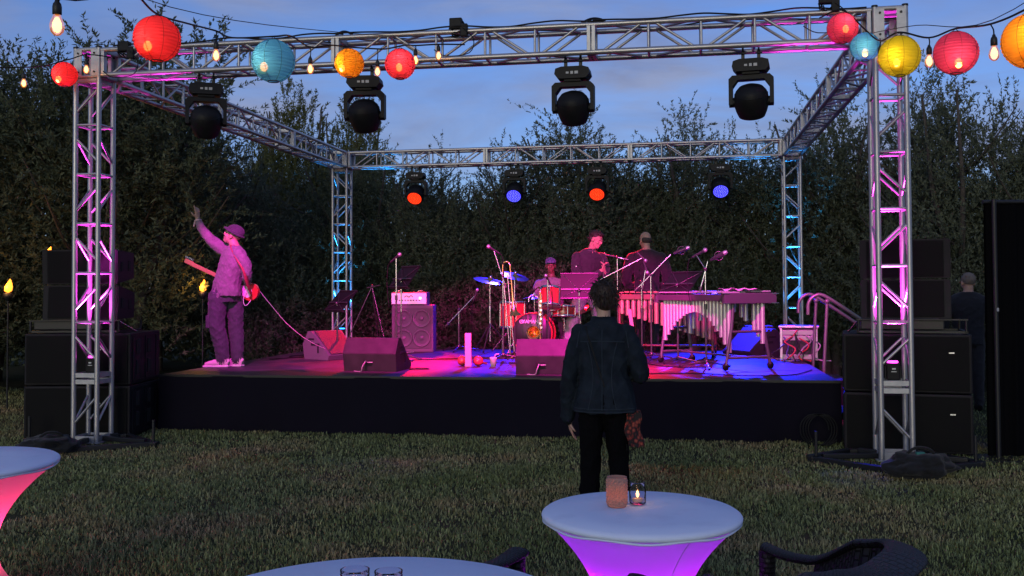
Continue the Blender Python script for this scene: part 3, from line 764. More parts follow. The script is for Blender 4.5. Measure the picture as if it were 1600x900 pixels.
cable('string_cable', [(7.1, -.17, 3.9), (7.27, -.32, 3.92), (7.42, -.49, 3.70), (7.48, -.8, 3.52), (7.48, -1.48, 3.41), (7.62, -1.76, 3.29), (7.75, -1.94, 3.30), (7.74, -2.72, 3.12), (7.79, -3.25, 3.07), (7.84, -4.0, 3.05), (7.9, -4.6, 3.05)], .007, 'black cable of the right string of lanterns and bulbs')
cable('support_wire', [(7.55, -.2, 3.74), (7.6, -1.5, 3.45), (7.76, -2.7, 3.15), (7.9, -4.6, 3.12)], .003, 'thin steel wire above the right string of lanterns')
# cables and connector bundles dressed on the beam
for k, (x0, x1, ph) in enumerate(((.3, 2.7, 0), (2.6, 5.2, 1), (5.1, 7.5, 2))):
    pts = [(x0+(x1-x0)*i/12, -A-.03+.02*math.sin(i*1.7+ph), TH+.15+A+.03+.012*math.sin(i*1.3+ph)) for i in range(13)]
    cable('power_cable', pts, .008, ('black power cable on the left third of the front beam', 'black power cable on the middle third of the front beam', 'black power cable on the right third of the front beam')[k], 4)
    pts = [(x0+(x1-x0)*i/12, A-.02+.02*math.sin(i*1.7+ph), TH+.15+A+.028+.016*math.sin(i*.9+ph)) for i in range(13)]
    cable('power_cable', pts, .007, ('rear power cable on the left third of the front beam', 'rear power cable on the middle third of the front beam', 'rear power cable on the right third of the front beam')[k], 4)
def coil(c, n, rx, rz, label, seed, tilt=0.):
    rr = random.Random(seed); pts = []
    for i in range(n*10):
        a = i*2*PI/10; k = 1+.25*math.sin(a*.37+seed)
        pts.append((c[0]+rx*k*math.cos(a+tilt)+rr.uniform(-.012, .012), c[1]+rr.uniform(-.05, .05), c[2]+rz*k*math.sin(a)+rr.uniform(-.012, .012)))
    t = empty('cable_bundle', c, 0, label, 'cable bundle')
    pts = [Vector(p)-Vector(c) for p in pts]
    MB().tube(catmull(pts, 3), .0065, 6).build('coil', black_rubber, t)
    m_ = MB().box((-.02, -.02, .05), (.12, .07, .10), bev=.012); m_.box((.06, -.03, -.02), (.07, .06, .12), bev=.01); m_.build('connector_box', black_plastic, t)
    MB().tube(catmull([(.05, -.06, 0), (.16, -.08, -.12), (.12, -.09, -.25), (-.1, -.09, -.27), (-.22, -.07, -.2)], 4), .005, 6).build('loop', black_rubber, t)
coil((3.83, -.12, 3.98), 4, .07, .06, 'black cable bundle and connectors on the middle of the front beam', 2)
coil((.42, -.1, 3.93), 3, .07, .05, 'black cable bundle at the left end of the front beam', 5)
coil((7.18, -.12, 4.03), 4, .07, .05, 'black cable bundle at the right end of the front beam', 8)
for k, x in enumerate((2.62, 5.05)):
    pts = [(x-.16+.32*i/8, -.0+.10*math.cos(i*PI/8), TH+.15+A+.035+.05*math.sin(i*PI/8)) for i in range(9)]
    cable('cable_hoop', pts, .012, ('black cable hoop over the left joint of the front beam', 'black cable hoop over the right joint of the front beam')[k], 3)

# ================================================================ torches among the trees
flame_m = M('torch_flame', (1, .45, .05), .5, emit=((1, .24, .02), 4))
for (x, y, z), lab in (((-2.3, 2.55, 2.0), 'burning garden torch higher up at the left'), ((-2.85, 2.5, 1.58), 'burning garden torch at the left edge'), ((-1.04, 4.32, 1.58), 'burning garden torch behind the guitarist')):
    t = empty('garden_torch', (x, y, 0), random.uniform(0, 3), lab, 'torch', 'burning garden torches in the trees')
    bar('pole', (0, 0, 0), (0, 0, z-.14), .011, black_metal, t)
    MB().lathe([(.02, z-.16), (.055, z-.12), (.06, z-.06), (.05, z-.055), (0, z-.07)], 14).build('oil_cup', black_metal, t)
    fl = MB()
    fl.lathe([(0, z-.06), (.045, z-.03), (.05, z+.02), (.03, z+.07), (.012, z+.11), (0, z+.13)], 14)
    fo = fl.build('flame', flame_m, t)
    for v in fo.data.vertices:
        k = max(0, v.co.z-z); v.co.x += .25*k*math.sin(9*v.co.z); v.co.y += .3*k*math.cos(7*v.co.z)
    point('torch_glow', (x, y-.12, z+.05), 7, (1, .42, .08), .05)
# ================================================================ speaker stacks beside the stage
spk_m = M('black_speaker_paint', (.006, .005, .009), .6, 0, bump=(220, .35, .002), vary=(5, (.010, .009, .013), .4, .7), spec=.25)
grille_m = M('black_speaker_grille', (.0035, .0035, .004), .7, 0, bump=(420, .5, .002), spec=.15)
recess_m = M('black_recess', (.005, .005, .006), .9)
def sub_cabinet(parent_loc, rz, w_, d_, h_, label, group, inner, logo=None):
    """front centre-bottom at parent_loc; front faces local -Y; 'inner' = +1/-1 side that carries the handle pockets"""
    t = empty('subwoofer', parent_loc, rz, label, 'speaker', group)
    MB().box((0, d_/2, h_/2), (w_, d_, h_-.006), bev=.012).build('cabinet', spk_m, t)
    MB().box((0, -.008, h_/2), (w_-.05, .014, h_-.05), bev=.004).build('grille', grille_m, t)
    for (yy) in (.24, .62):
        for zz in (.32, .72):
            MB().box((inner*(w_/2+.001), d_*yy, h_*zz), (.012, .10, .15), bev=.004).build('handle_pocket', recess_m, t)
    for yy in (.02, .43, .8):
        MB().box((inner*(w_/2+.004), d_*yy+.05, h_*.5), (.008, .018, h_-.06), bev=.003).build('rail', spk_m, t)
    for zz in (.07, .93):
        MB().box((inner*(w_/2+.003), d_*.5, h_*zz), (.006, d_*.8, .018), bev=.002).build('rail', spk_m, t)
    if logo:
        MB().box((logo[0], -.018, logo[1]), (.045, .003, .012)).build('badge', M('silver_badge', (.6, .6, .62), .35, .6), t)
    return t
def array_cabinet(loc, rz, tilt, w_, d_, h_, label, group, inner):
    t = empty('line_array_speaker', loc, rz, label, 'speaker', group); t.rotation_euler.x = tilt
    pl = [(0, 0), (d_, h_*.12), (d_, h_*.88), (0, h_)]
    MB().prism(pl, -w_/2, w_/2, 'x').build('cabinet', spk_m, t)
    MB().box((0, -.008, h_/2), (w_-.1, .014, h_-.03), bev=.004).build('grille', grille_m, t)
    for s in (-1, 1):
        for yy in (.3, .72): MB().box((s*(w_/2+.001), d_*yy, h_*.5), (.012, .07, .11), bev=.004).build('handle_pocket', recess_m, t)
        MB().box((s*(w_/2+.004), .03, h_*.5), (.012, .05, h_*.96), bev=.003).build('rigging_plate', spk_m, t)
    return t
def stack(fx, fy, rz, inner, side):
    c, s = math.cos(rz), math.sin(rz)
    W_, D_ = 1.10, .84
    def at(lx, ly, z): return (fx+c*lx-s*ly, fy+s*lx+c*ly, z)
    g = 'speaker stacks beside the stage'
    sub_cabinet(at(0, 0, .012), rz, W_, D_, .54, f'black subwoofer on the lawn at the foot of the {side} stack', g, inner, (.38*(1 if side == 'right' else .6), .36))
    sub_cabinet(at(0, .01, .556), rz+.004, W_, D_, .54, f'black subwoofer on top of another in the {side} stack', g, inner, (.38*(1 if side == 'right' else .6), .37))
    t = empty('stacking_frame', at(-inner*.05, .05, 1.10), rz, f'black steel frame under the upper speakers of the {side} stack', 'steel frame')
    fr = MB()
    for (x0, y0, x1, y1) in ((-.46, 0, .46, 0), (-.46, .6, .46, .6), (-.46, 0, -.46, .6), (.46, 0, .46, .6)):
        fr.box(((x0+x1)/2, (y0+y1)/2, .012), (abs(x1-x0)+.03, abs(y1-y0)+.03, .02))
    fr.build('lower_bars', black_metal, t)
    MB().box((-.08, .3, .075), (.72, .56, .09), bev=.01).build('tray', black_metal, t)
    for x in (-.46, .46):
        bar('strut', (x, 0, .02), (x, 0, .12), .012, black_metal, t); bar('strut', (x, .6, .02), (x, .6, .12), .012, black_metal, t)
    MB().box((0, 0, .125), (.95, .022, .012)).build('upper_bar', black_metal, t)
    bar('stay', (inner*.46, 0, .12), (inner*.55, .25, .0), .008, chrome, t)
    zz = 1.236; yy = .06
    n_ = 2 if side == 'left' else 2
    names = ('lower', 'upper')
    for k in range(n_):
        array_cabinet(at(0, yy, zz), rz+inner*.03, R((-4, 3)[k]), .76, .50, .36, f'{names[k]} black line array speaker on top of the {side} stack', g, inner)
        zz += .37
    return at
stack(-.305, .19, R(9.5), 1, 'left')
stack(7.905, .40, R(-9.5), -1, 'right')
# black drape at the right edge
dr = empty('drape_screen', (8.56, .25, 0), R(9.65), 'tall black pipe-and-drape screen at the right edge', 'screen')
drape_m = M('black_drape_cloth', (.003, .003, .004), .95, 0, bump=(200, .2, .002), spec=.05)
vs_ = []; fs_ = []
for j in range(13):
    for i in range(241):
        x = i*.01*1.0; f = j/12
        vs_.append((x, .018*math.sin(i*.42+.5*math.sin(i*.07))*(.3+.7*f)+.008*math.sin(i*.9+f*2), 2.27-2.25*f))
for j in range(12):
    for i in range(240): k = j*241+i; fs_.append((k, k+1, k+242, k+241))
MB().add(vs_, fs_, True).build('cloth', drape_m, dr)
MB().add([(x, y+.03, z) for x, y, z in vs_], [f[::-1] for f in fs_], True).build('lining', drape_m, dr)
bar('post', (.06, -.04, 0), (.06, -.04, 2.3), .022, black_metal, dr); bar('cross_bar', (-.02, -.0, 2.28), (2.42, 0, 2.28), .02, black_metal, dr)
bar('post', (2.35, -.04, 0), (2.35, -.04, 2.3), .022, black_metal, dr)
MB().box((.06, -.04, .008), (.4, .4, .012), bev=.003).build('base_plate', black_metal, dr)
MB().box((.06, -.065, 1.32), (.02, .02, .03)).build('latch', chrome, dr)

# ================================================================ monitors
mon_m = M('black_monitor_paint', (.020, .018, .021), .6, 0, bump=(260, .5, .003), vary=(8, (.034, .031, .034), .35, .7), spec=.3)
mon_gr = M('monitor_grille', (.045, .043, .046), .6, .2, bump=(500, .6, .002))
def wedge(loc, rz, label, w_=.60, conn=True, mon_m=mon_m):
    """grille slope faces local +Y, back faces local -Y"""
    t = empty('stage_monitor', loc, rz, label, 'stage monitor', 'wedge monitors on the stage')
    prof = [(-.20, 0), (.27, 0), (.29, .06), (-.06, .375), (-.13, .375), (-.235, .20)]
    MB().prism(prof, -w_/2, w_/2, 'x').build('cabinet', mon_m, t)
    # end cheeks stand slightly proud
    for s in (-1, 1):
        MB().prism([(u*1.0, v) for u, v in prof], s*(w_/2+.001), s*(w_/2+.016), 'x').build('side_panel', mon_m, t)
        hp = MB(); hp.box((s*(w_/2+.017), .02, .20), (.008, .17, .03), bev=.003); hp.box((s*(w_/2+.017), .075, .14), (.008, .03, .10), bev=.003)
        M4 = Matrix.Translation((0, .0, .02))@Matrix.Rotation(0, 4, 'X')
        hp.build('handle_slot', recess_m, t)
        hq = MB(); hq.box((s*(w_/2+.017), -.06, .27), (.008, .11, .026), bev=.003); hq.build('handle_slot', recess_m, t)
    g = MB(); a = math.atan2(.315, -.35)
    mid = ((.29-.06)/2, (.06+.375)/2)
    M4 = Matrix.Translation((0, mid[0], mid[1]))@Matrix.Rotation(-math.atan2(.315, .35), 4, 'X')
    g.box((0, 0, .008), (w_-.05, .44, .014), M4, bev=.004); g.build('grille', mon_gr, t)
    sm = MB().box((0, -.226, .205), (w_-.01, .012, .006)).build('seam', recess_m, t)
    if conn:
        cp = MB().box((-.02, -.217, .11), (.11, .012, .06), bev=.004).build('connector_panel', recess_m, t)
        MB().box((.005, -.226, .105), (.065, .006, .008)).build('label_strip', M('grey_label', (.5, .5, .5), .5), cp)
        MB().cyl((-.03, -.226, .12), (-.03, -.27, .115), .012).build('plug', chrome, cp)
        MB().tube(catmull([(-.03, -.27, .115), (-.05, -.31, .06), (-.07, -.30, .008), (-.16, -.27, .006)], 5), .007, 6).build('lead', M('grey_cable', (.28, .28, .28), .6), cp)
    return t
wedge((2.42, 1.78, SZ), R(-4), 'dark wedge monitor at the stage front beside the bass amplifier')
wedge((4.40, 1.58, SZ), R(1), 'dark wedge monitor at the stage front before the drum kit', .55)
wedge((1.17, 3.62, SZ), R(-118), 'wedge monitor lit pink and red near the guitarist', .50, False, M('stage_lit_monitor_paint', (.11, .10, .11), .6, 0, bump=(260, .5, .003)))  # lighter than the other wedges: its bright stage light is put into the colour
wedge((6.86, 4.60, SZ), R(122), 'wedge monitor with blue-lit grille right of the vibraphone', .62, False)
box_m = M('black_case', (.03, .028, .03), .6, 0, bump=(120, .3, .002))
# ================================================================ bass amplifier
amp = empty('speaker_cabinet', (1.95, 5.02, SZ), R(8), 'black bass speaker cabinet with four round cones', 'speaker cabinet')
MB().box((0, .2, .35), (.62, .42, .70), bev=.014).build('box', M('black_vinyl', (.07, .07, .075), .6, 0, bump=(300, .5, .002)), amp)
MB().box((0, -.014, .355), (.56, .012, .60), bev=.003).build('grille', M('cabinet_grille', (.05, .048, .052), .55, .3, bump=(420, .6, .002)), amp)
cone_m = M('speaker_cone', (.085, .082, .085), .5, .1)
for (x, z) in ((-.135, .21), (.135, .21), (-.135, .50), (.135, .50)):
    sp = MB().lathe([(.128, 0), (.132, -.012), (.122, -.016), (.108, -.008), (.10, .0), (.045, .012), (.04, .004), (.02, -.008), (0, -.010)], 28, Matrix.Translation((x, -.022, z))@Matrix.Rotation(PI/2, 4, 'X')@Matrix.Scale(-1, 4, (0, 0, 1)))
    sp.build('cone', cone_m, amp)
MB().lathe([(.045, 0), (.045, -.01), (.0, -.004)], 18, Matrix.Translation((0, -.022, .355))@Matrix.Rotation(PI/2, 4, 'X')).build('tweeter', cone_m, amp)
for s in (-1, 1): MB().box((s*.313, .2, .52), (.008, .06, .18), bev=.003).build('handle', recess_m, amp)
head = empty('amplifier_head', (1.90, 5.0, SZ+.702), R(8), 'white-fronted amplifier head on top of the bass cabinet', 'amplifier')
MB().box((0, .19, .095), (.54, .36, .19), bev=.012).build('case', M('amp_case', (.05, .05, .055), .55), head)
MB().box((0, .004, .095), (.52, .02, .165), bev=.004).build('faceplate', M('pale_faceplate', (.62, .60, .62), .4, .3), head)
for k in range(9): MB().cyl((-.18+k*.042, -.004, .07), (-.18+k*.042, -.022, .07), .009, n=10).build('knob', black_plastic, head)
MB().cyl((.17, -.006, .1), (.17, -.02, .1), .022, n=16).build('jack_ring', chrome, head)
lg = MB(); lg.tube(catmull([(-.07, -.009, .115), (-.03, -.009, .135), (.0, -.009, .115), (.03, -.009, .14), (.06, -.009, .118)], 4), .005, 5); lg.build('logo', black_plastic, head)
for s in (-1, 1): MB().tube([(s*.20, -.0, .195), (s*.20, -.0, .21), (s*.14, 0, .21), (s*.14, 0, .195)], .006, 6).build('bracket', chrome, head)

# ================================================================ stands
stand_m = M('dark_stand_tube', (.10, .095, .10), .32, .75)
mic_m = M('microphone_body', (.05, .05, .055), .4, .5); mesh_m = M('microphone_mesh', (.55, .54, .56), .35, .8, bump=(900, .6, .001))
def tripod(t, zc_=.28, r=.33, rot=0.3, flat=True):
    for k in range(3):
        a = rot+k*2*PI/3
        if flat: bar('leg', (0, 0, .075), (r*math.cos(a), r*math.sin(a), .012), .009, stand_m, t)
        else: bar('leg', (0, 0, zc_), (r*math.cos(a), r*math.sin(a), .012), .009, stand_m, t)
        MB().ball((r*math.cos(a), r*math.sin(a), .012), .013, 8, 6).build('rubber_foot', black_rubber, t)
def vocal_mic(t, p, d, cond=False):
    p = Vector(p); d = Vector(d).normalized()
    h = MB()
    if cond:
        h.cyl(p-d*.06, p+d*.02, .014, .026); h.cyl(p+d*.02, p+d*.12, .026, .026, 14); b = h.build('microphone', mic_m, t)
        MB().cyl(p+d*.12, p+d*.16, .026, .02, 14).build('mesh_head', mesh_m, b)
        MB().tube([p+d*.05+Vector((.05*math.cos(a*PI/8), 0, .05*math.sin(a*PI/8))) for a in range(16)], .005, 5, closed=True).build('shock_mount', stand_m, b)
    else:
        h.cyl(p-d*.17, p-d*.02, .011, .017); b = h.build('microphone', mic_m, t)
        m_ = MB(); m_.ball(p, .027, 12, 8); m_.build('mesh_head', mesh_m, b)
        cable_pts = [p-d*.17, p-d*.22-Vector((0, 0, .03)), p-d*.24-Vector((0, 0, .25)), p-d*.2-Vector((0, 0, .55))]
        MB().tube(catmull(cable_pts, 4), .005, 5).build('lead', black_rubber, b)
def mic_stand(loc, h, boom, micd, label, cond=False, rot=.3, joint=None, lean=(0, 0)):
    """boom: list of offsets (low end, high end) relative to the top of the post, or None"""
    t = empty('microphone_stand', (loc[0], loc[1], SZ), 0, label, 'microphone stand', 'microphone stands on the stage')
    tripod(t, rot=rot)
    MB().lathe([(.0, .11), (.02, .10), (.03, .07), (.022, .05), (0, .05)], 14).build('hub', stand_m, t)
    top = Vector((lean[0], lean[1], h))
    bar('post', (0, 0, .05), top*.62, .012, stand_m, t); bar('inner_post', top*.6, top, .008, chrome, t)
    MB().cyl(top*.62-Vector((0, 0, .03)), top*.62+Vector((0, 0, .03)), .018, n=12).build('clutch', stand_m, t)
    if boom:
        a, b = top+Vector(boom[0]), top+Vector(boom[1])
        bar('boom', a, b, .008, chrome, t); MB().ball(top, .022, 10, 8).build('swivel', stand_m, t)
        MB().cyl(a, a+(a-b).normalized()*.06, .017, n=12).build('counterweight', stand_m, t)
        end = b
    else: end = top
    vocal_mic(t, end+Vector(micd)*.10, micd, cond)
    return t
mic_stand((2.36, 2.78), 1.33, None, (.5, -.2, .35), 'tall straight vocal microphone stand before the bass amplifier', rot=1.2)
mic_stand((3.60, 3.46), 1.10, ((.02, 0, -.10), (-.12, -.02, .34)), (-.6, -.3, .4), 'microphone stand with short boom beside the trombone', rot=.2)
mic_stand((2.59, 5.3), .62, ((-.16, 0, -.2), (.26, -.02, .22)), (.3, 0, .8), 'low boom microphone stand left of the blue cymbal', cond=False, rot=.5)
mic_stand((4.07, 4.35), 1.06, None, (-.2, -.4, .5), 'straight microphone stand before the drummer', rot=.8)
mic_stand((5.50, 3.75), 1.10, ((-.16, 0, -.16), (.26, -.02, .26)), (.9, -.1, .35), 'boom stand with large studio microphone left of the vibraphone', cond=True, rot=.1)
mic_stand((6.16, 2.44), 1.14, ((-.05, 0, -.2), (.03, 0, .09)), (.8, -.3, .4), 'microphone stand with two microphones before the vibraphone', cond=True, rot=.6)
mic_stand((4.82, 4.55), 1.05, ((-.2, 0, -.08), (.55, 0, .30)), (.4, -.1, -.4), 'long boom microphone stand behind the woman', rot=.9)
mic_stand((4.98, 5.2), 1.38, ((.1, 0, -.02), (-.12, 0, .03)), (-.6, 0, .1), 'microphone stand before the man in the dark jacket', rot=.4)
mic_stand((5.36, 4.3), 1.02, ((.02, 0, -.05), (.06, 0, .18)), (.2, -.2, -.6), 'small microphone stand at the left end of the marimba', rot=.9)
_t2 = [o for o in bpy.data.objects if o.get('label', '').startswith('microphone stand with two')][0]
vocal_mic(_t2, (.0, -.02, 1.36), (.75, -.2, .4))
bar('second_arm', (0, 0, 1.14), (-.1, -.02, 1.30), .007, chrome, _t2)
desk_m = M('black_music_desk', (.006, .005, .006), .5, .1, bump=(200, .2, .001), spec=.3)
def music_stand(loc, h, rz, tilt, label, w_=.50):
    """desk's back faces local -Y"""
    t = empty('music_stand', (loc[0], loc[1], SZ), rz, label, 'music stand', 'black music stands on the stage')
    tripod(t, r=.28, rot=.6)
    bar('post', (0, 0, .05), (0, 0, h*.6), .012, stand_m, t); bar('inner_post', (0, 0, h*.58), (0, 0, h), .009, chrome, t)
    dk = empty('desk', (0, 0, h)); dk.parent = t; dk.rotation_euler.x = tilt
    MB().box((0, .012, .07), (w_, .004, .34), bev=.001).build('panel', desk_m, dk)
    MB().box((0, .006, .243), (w_+.006, .014, .008)).build('rim', stand_m, dk); MB().box((0, .03, -.10), (w_+.004, .05, .006)).build('lip', stand_m, dk)
    MB().box((0, -.004, .02), (w_*.98, .016, .018), bev=.003).build('spine', stand_m, dk)
    for s in (-1, 1):
        bar('rib', (0, .004, .02), (s*w_*.45, .004, .225), .0035, stand_m, dk); bar('rib', (0, .004, .02), (s*w_*.45, .004, -.085), .0035, stand_m, dk)
    MB().ball((0, -.01, 0), .024, 10, 8).build('swivel', stand_m, dk)
    return t
music_stand((1.29, 3.60), .74, R(-42), R(-42), 'music stand beside the pink-lit wedge monitor')
music_stand((2.23, 3.45), 1.05, R(-42), R(-38), 'taller music stand before the bass amplifier', .46)
music_stand((4.55, 3.90), .90, R(4), R(-16), 'music stand seen flat from behind, left of the woman')
music_stand((5.84, 3.21), .96, R(-42), R(-46), 'music stand tilted over the left end of the vibraphone')
# folded tripod stand behind the guitarist's monitor
t = empty('tripod_stand', (1.25, 5.15, SZ), 0, 'bare tripod stand in front of the left back tower', 'stand')
for p in ((-.40, -.1, .02), (.30, -.12, .02), (.05, .3, .02)): bar('leg', (.03, 0, .98), p, .008, stand_m, t)
MB().ball((.03, 0, .985), .025, 10, 8).build('head', stand_m, t)
bar('arm', (-.05, 0, .96), (.16, 0, 1.0), .007, stand_m, t)

# ================================================================ small things on the deck
wood_pink = M('painted_wood_block', (.55, .33, .30), .55, 0, bump=(30, .2, .002))
tag(MB().box((0, 0, .20), (.075, .05, .40), bev=.008).build('wooden_block', wood_pink, None, (3.37, 2.36, SZ), .2), 'tall pink-lit wooden block standing at the stage front', 'wooden block')
for x, y, lab in ((3.27, 2.50, 'round red maraca left of the tall block'), (3.47, 2.47, 'round red maraca right of the tall block')):
    t = empty('maraca', (x, y, SZ), .4, lab, 'maraca', 'two maracas beside the tall block')
    MB().ball((0, 0, .062), (.062, .062, .062), 18, 12).build('gourd', M('red_lacquer', (.45, .05, .05), .25, 0, coat=.5), t)
    MB().cyl((.03, .03, .05), (.13, .14, .013), .011, .013).build('handle', M('maraca_handle', (.25, .12, .06), .5), t)
cup = empty('paper_cup', (3.67, 2.39, SZ), 0, 'white paper cup with bent straw near the wedge monitor', 'cup')
MB().lathe([(0, 0.002), (.033, 0), (.043, .105), (.046, .108), (.043, .111), (.040, .105), (.031, .01)], 20).build('body', M('white_paper', (.75, .74, .74), .6), cup)
MB().tube([(.01, 0, .02), (.02, 0, .13), (.03, 0, .15), (.07, 0, .155)], .004, 6).build('straw', M('white_paper2', (.8, .8, .8), .5), cup)

# ================================================================ brass
brass = M('lacquered_brass', (.72, .45, .16), .22, 1.0)
silver = M('silver_plate', (.75, .70, .68), .25, 1.0)
tb = empty('trombone', (3.62, 3.98, SZ), 0, 'brass trombone standing on a floor stand beside the drum kit', 'trombone')
def TB(name, pts, r, k=5, mt=brass): return MB().tube(catmull(pts, k), r if not isinstance(r, list) else r, 10).build(name, mt, tb)
TB('tuning_slide', [(-.115, 0, 1.10), (-.115, 0, 1.22), (-.10, 0, 1.285), (-.055, 0, 1.30), (-.02, 0, 1.26), (-.012, 0, 1.18), (0, 0, 1.05)], .011)
bl = [(0, 0, 1.06-.05*i) for i in range(10)]
prof = [.012, .012, .013, .014, .016, .018, .021, .026, .034, .048]
MB().tube([(.0+.004*i, 0, 1.06-.049*i) for i in range(10)]+[(.04, 0, .595), (.042, 0, .575), (.043, 0, .565)], prof+[.066, .092, .108], 20, caps=False).build('bell', brass, tb)
for dx in (-.115, -.055):
    MB().cyl((dx, .02, 1.12), (dx+.09, .02, .06), .0085).build('slide_tube', silver, tb)
TB('slide_bow', [(-.025, .02, .06), (-.02, .02, .02), (.005, .02, .005), (.03, .02, .02), (.035, .02, .06)], .009)
for z in (1.0, .72): bar('brace', (-.115+.09*(1.12-z)/1.06, .02, z), (.0, .01, z), .006, brass, tb)
tbs = empty('trombone_stand', (3.66, 3.98, SZ), 0, 'thin tripod stand holding the trombone bell', 'stand')
bar('post', (0, .05, .06), (0, .03, .55), .009, stand_m, tbs); tripod(tbs, r=.24, rot=.2)
MB().ball((0, .02, .57), (.02, .02, .03), 10, 8).build('bell_peg', stand_m, tbs)
sx = empty('saxophone', (3.95, 4.12, SZ), 0, 'brass saxophone with its bell towards the lawn before the bass drum', 'saxophone')
bodyp = catmull([(-.02, .10, .93), (.03, .03, .95), (.045, .0, .88), (.05, 0, .6), (.045, 0, .3), (.03, -.01, .18), (-.01, -.04, .13), (-.03, -.09, .16), (-.025, -.13, .25), (-.02, -.155, .31)], 5)
rs = [.007+.030*(i/(len(bodyp)-1))**1.3 for i in range(len(bodyp))]
MB().tube(bodyp, rs, 12).build('body', brass, sx)
MB().tube([(-.02, -.155, .30), (-.02, -.175, .325), (-.02, -.20, .335), (-.02, -.215, .338), (-.02, -.222, .339)], [.038, .05, .066, .082, .092], 24, caps=False).build('bell', brass, sx)
for k in range(8): MB().cyl((.05+.01*(k % 2), -.028, .34+k*.06), (.05+.01*(k % 2), -.045, .34+k*.06), .016, n=12).build('key', silver, sx)
bar('key_rod', (.075, -.03, .3), (.07, -.03, .86), .0035, silver, sx); bar('key_rod', (.03, -.035, .35), (.03, -.035, .8), .0035, silver, sx)
MB().tube(catmull([(-.02, .10, .93), (-.06, .13, .90), (-.09, .15, .86)], 4), [.009+.001*i for i in range(9)], 8).build('mouthpiece', black_plastic, sx)
sxs = empty('saxophone_stand', (3.97, 4.14, SZ), 0, 'black floor stand under the saxophone', 'stand')
tripod(sxs, r=.26, rot=.9); bar('post', (.03, .05, .06), (.05, .06, .62), .009, stand_m, sxs); MB().tube([(-.02, .0, .14), (-.02, .04, .10), (.03, .05, .1), (.07, .04, .10), (.07, 0, .14)], .008, 6).build('cradle', black_rubber, sxs)

# ================================================================ drum kit
shell_m = M('red_drum_lacquer', (.42, .02, .03), .22, 0, coat=.6, vary=(4, (.55, .04, .04), .3, .7))
skin_m = M('drum_skin', (.72, .70, .68), .5); black_head = M('black_drum_head', (.012, .012, .013), .35)
def drum(name, loc, r, h, axis, label, head_m, cat='drum', lugs=8, hoop=chrome, floor_legs=False):
    """axis: direction of the playing head"""
    t = empty(name, loc, 0, label, cat, 'drums of the drum kit')
    q = Vector(axis).to_track_quat('Z', 'Y').to_matrix().to_4x4()
    MB().lathe([(r*.985, -h/2), (r, -h/2+.01), (r, h/2-.01), (r*.985, h/2)], 36, q).build('shell', shell_m, t)
    for s in (-1, 1):
        MB().lathe([(0, s*(h/2+.003)), (r*.97, s*(h/2+.004)), (r*.99, s*(h/2))], 36, q).build('head', head_m, t)
        MB().lathe([(r*1.0, s*(h/2-.02)), (r*1.035, s*(h/2-.018)), (r*1.035, s*(h/2+.016)), (r*.985, s*(h/2+.018)), (r*.985, s*(h/2))], 36, q).build('hoop', hoop, t)
    for k in range(lugs):
        a = 2*PI*(k+.5)/lugs; p = q@Vector((r*1.02*math.cos(a), r*1.02*math.sin(a), -h/2)); p2 = q@Vector((r*1.02*math.cos(a), r*1.02*math.sin(a), h/2))
        bar('lug', p, p2, .006, chrome, t, 6)
    return t
bd = drum('bass_drum', (3.80, 4.85, SZ+.30), .285, .40, (0, -1, 0), 'red bass drum with black lettered front head', black_head, hoop=shell_m)
def text_part(name, body, size, mt, parent, loc, rot):
    cu = bpy.data.curves.new(name, 'FONT'); cu.body = body; cu.size = size; cu.align_x = 'CENTER'; cu.align_y = 'CENTER'; cu.extrude = .001; cu.offset = .0016
    o = bpy.data.objects.new(name, cu); col.objects.link(o); dg = bpy.context.evaluated_depsgraph_get()
    me = bpy.data.meshes.new_from_object(o.evaluated_get(dg)); bpy.data.objects.remove(o); me.materials.clear(); me.materials.append(mt)
    o = bpy.data.objects.new(name, me); col.objects.link(o); o.parent = parent; o.location = loc; o.rotation_euler = rot
    return o
txt_m = M('white_drum_lettering', (.85, .82, .85), .5)
text_part('lettering', 'YAMAHA', .066, txt_m, bd, (-.0, -.207, .165), (PI/2, 0, 0))
lgm = MB().tube([(-.152+.024*math.cos(a*PI/12), -.207, .165+.024*math.sin(a*PI/12)) for a in range(24)], .005, 6, closed=True)
for a in (PI/2, PI/2+2*PI/3, PI/2+4*PI/3): lgm.tube([(-.152, -.207, .165), (-.152+.02*math.cos(a), -.207, .165+.02*math.sin(a))], .0045, 6)
lgm.build('logo', txt_m, bd)
for s in (-1, 1): bar('spur', (s*.25, -.1, -.08), (s*.36, -.2, -.295), .009, chrome, bd)
drum('rack_tom', (4.06, 4.72, SZ+.80), .15, .26, (0, .35, 1), 'red rack tom right above the bass drum', skin_m, lugs=6)
drum('snare_drum', (4.22, 5.0, SZ+.60), .178, .14, (0, .1, 1), 'red snare drum before the drummer', skin_m)
drum('floor_tom', (3.47, 5.0, SZ+.55), .19, .36, (0, .05, 1), 'red floor tom left of the bass drum', skin_m)
for k, (x, y, z) in enumerate(((3.47, 5.0, 0),)):
    t = [o for o in bpy.data.objects if o.get('label', '').startswith('red floor tom')][0]
    for a in (.5, 2.6, 4.7): bar('leg', (.2*math.cos(a), .2*math.sin(a), .08), (.215*math.cos(a), .215*math.sin(a), -.55), .007, chrome, t)
t = empty('tom_mount', (3.88, 4.85, SZ+.58), 0, 'chrome double tom mount on top of the bass drum', 'drum hardware')
bar('post', (0, 0, 0), (0, 0, .22), .013, chrome, t); 
for s in (-1, 1):
    MB().tube(catmull([(0, 0, .2), (s*.06, 0, .26), (s*.14, -.02, .24), (s*.15, -.03, .16)], 4), .009, 8).build('arm', chrome, t); MB().ball((s*.06, 0, .255), .022, 10, 8).build('clamp', chrome, t)
MB().ball((0, 0, .2), .03, 10, 8).build('clamp', chrome, t)
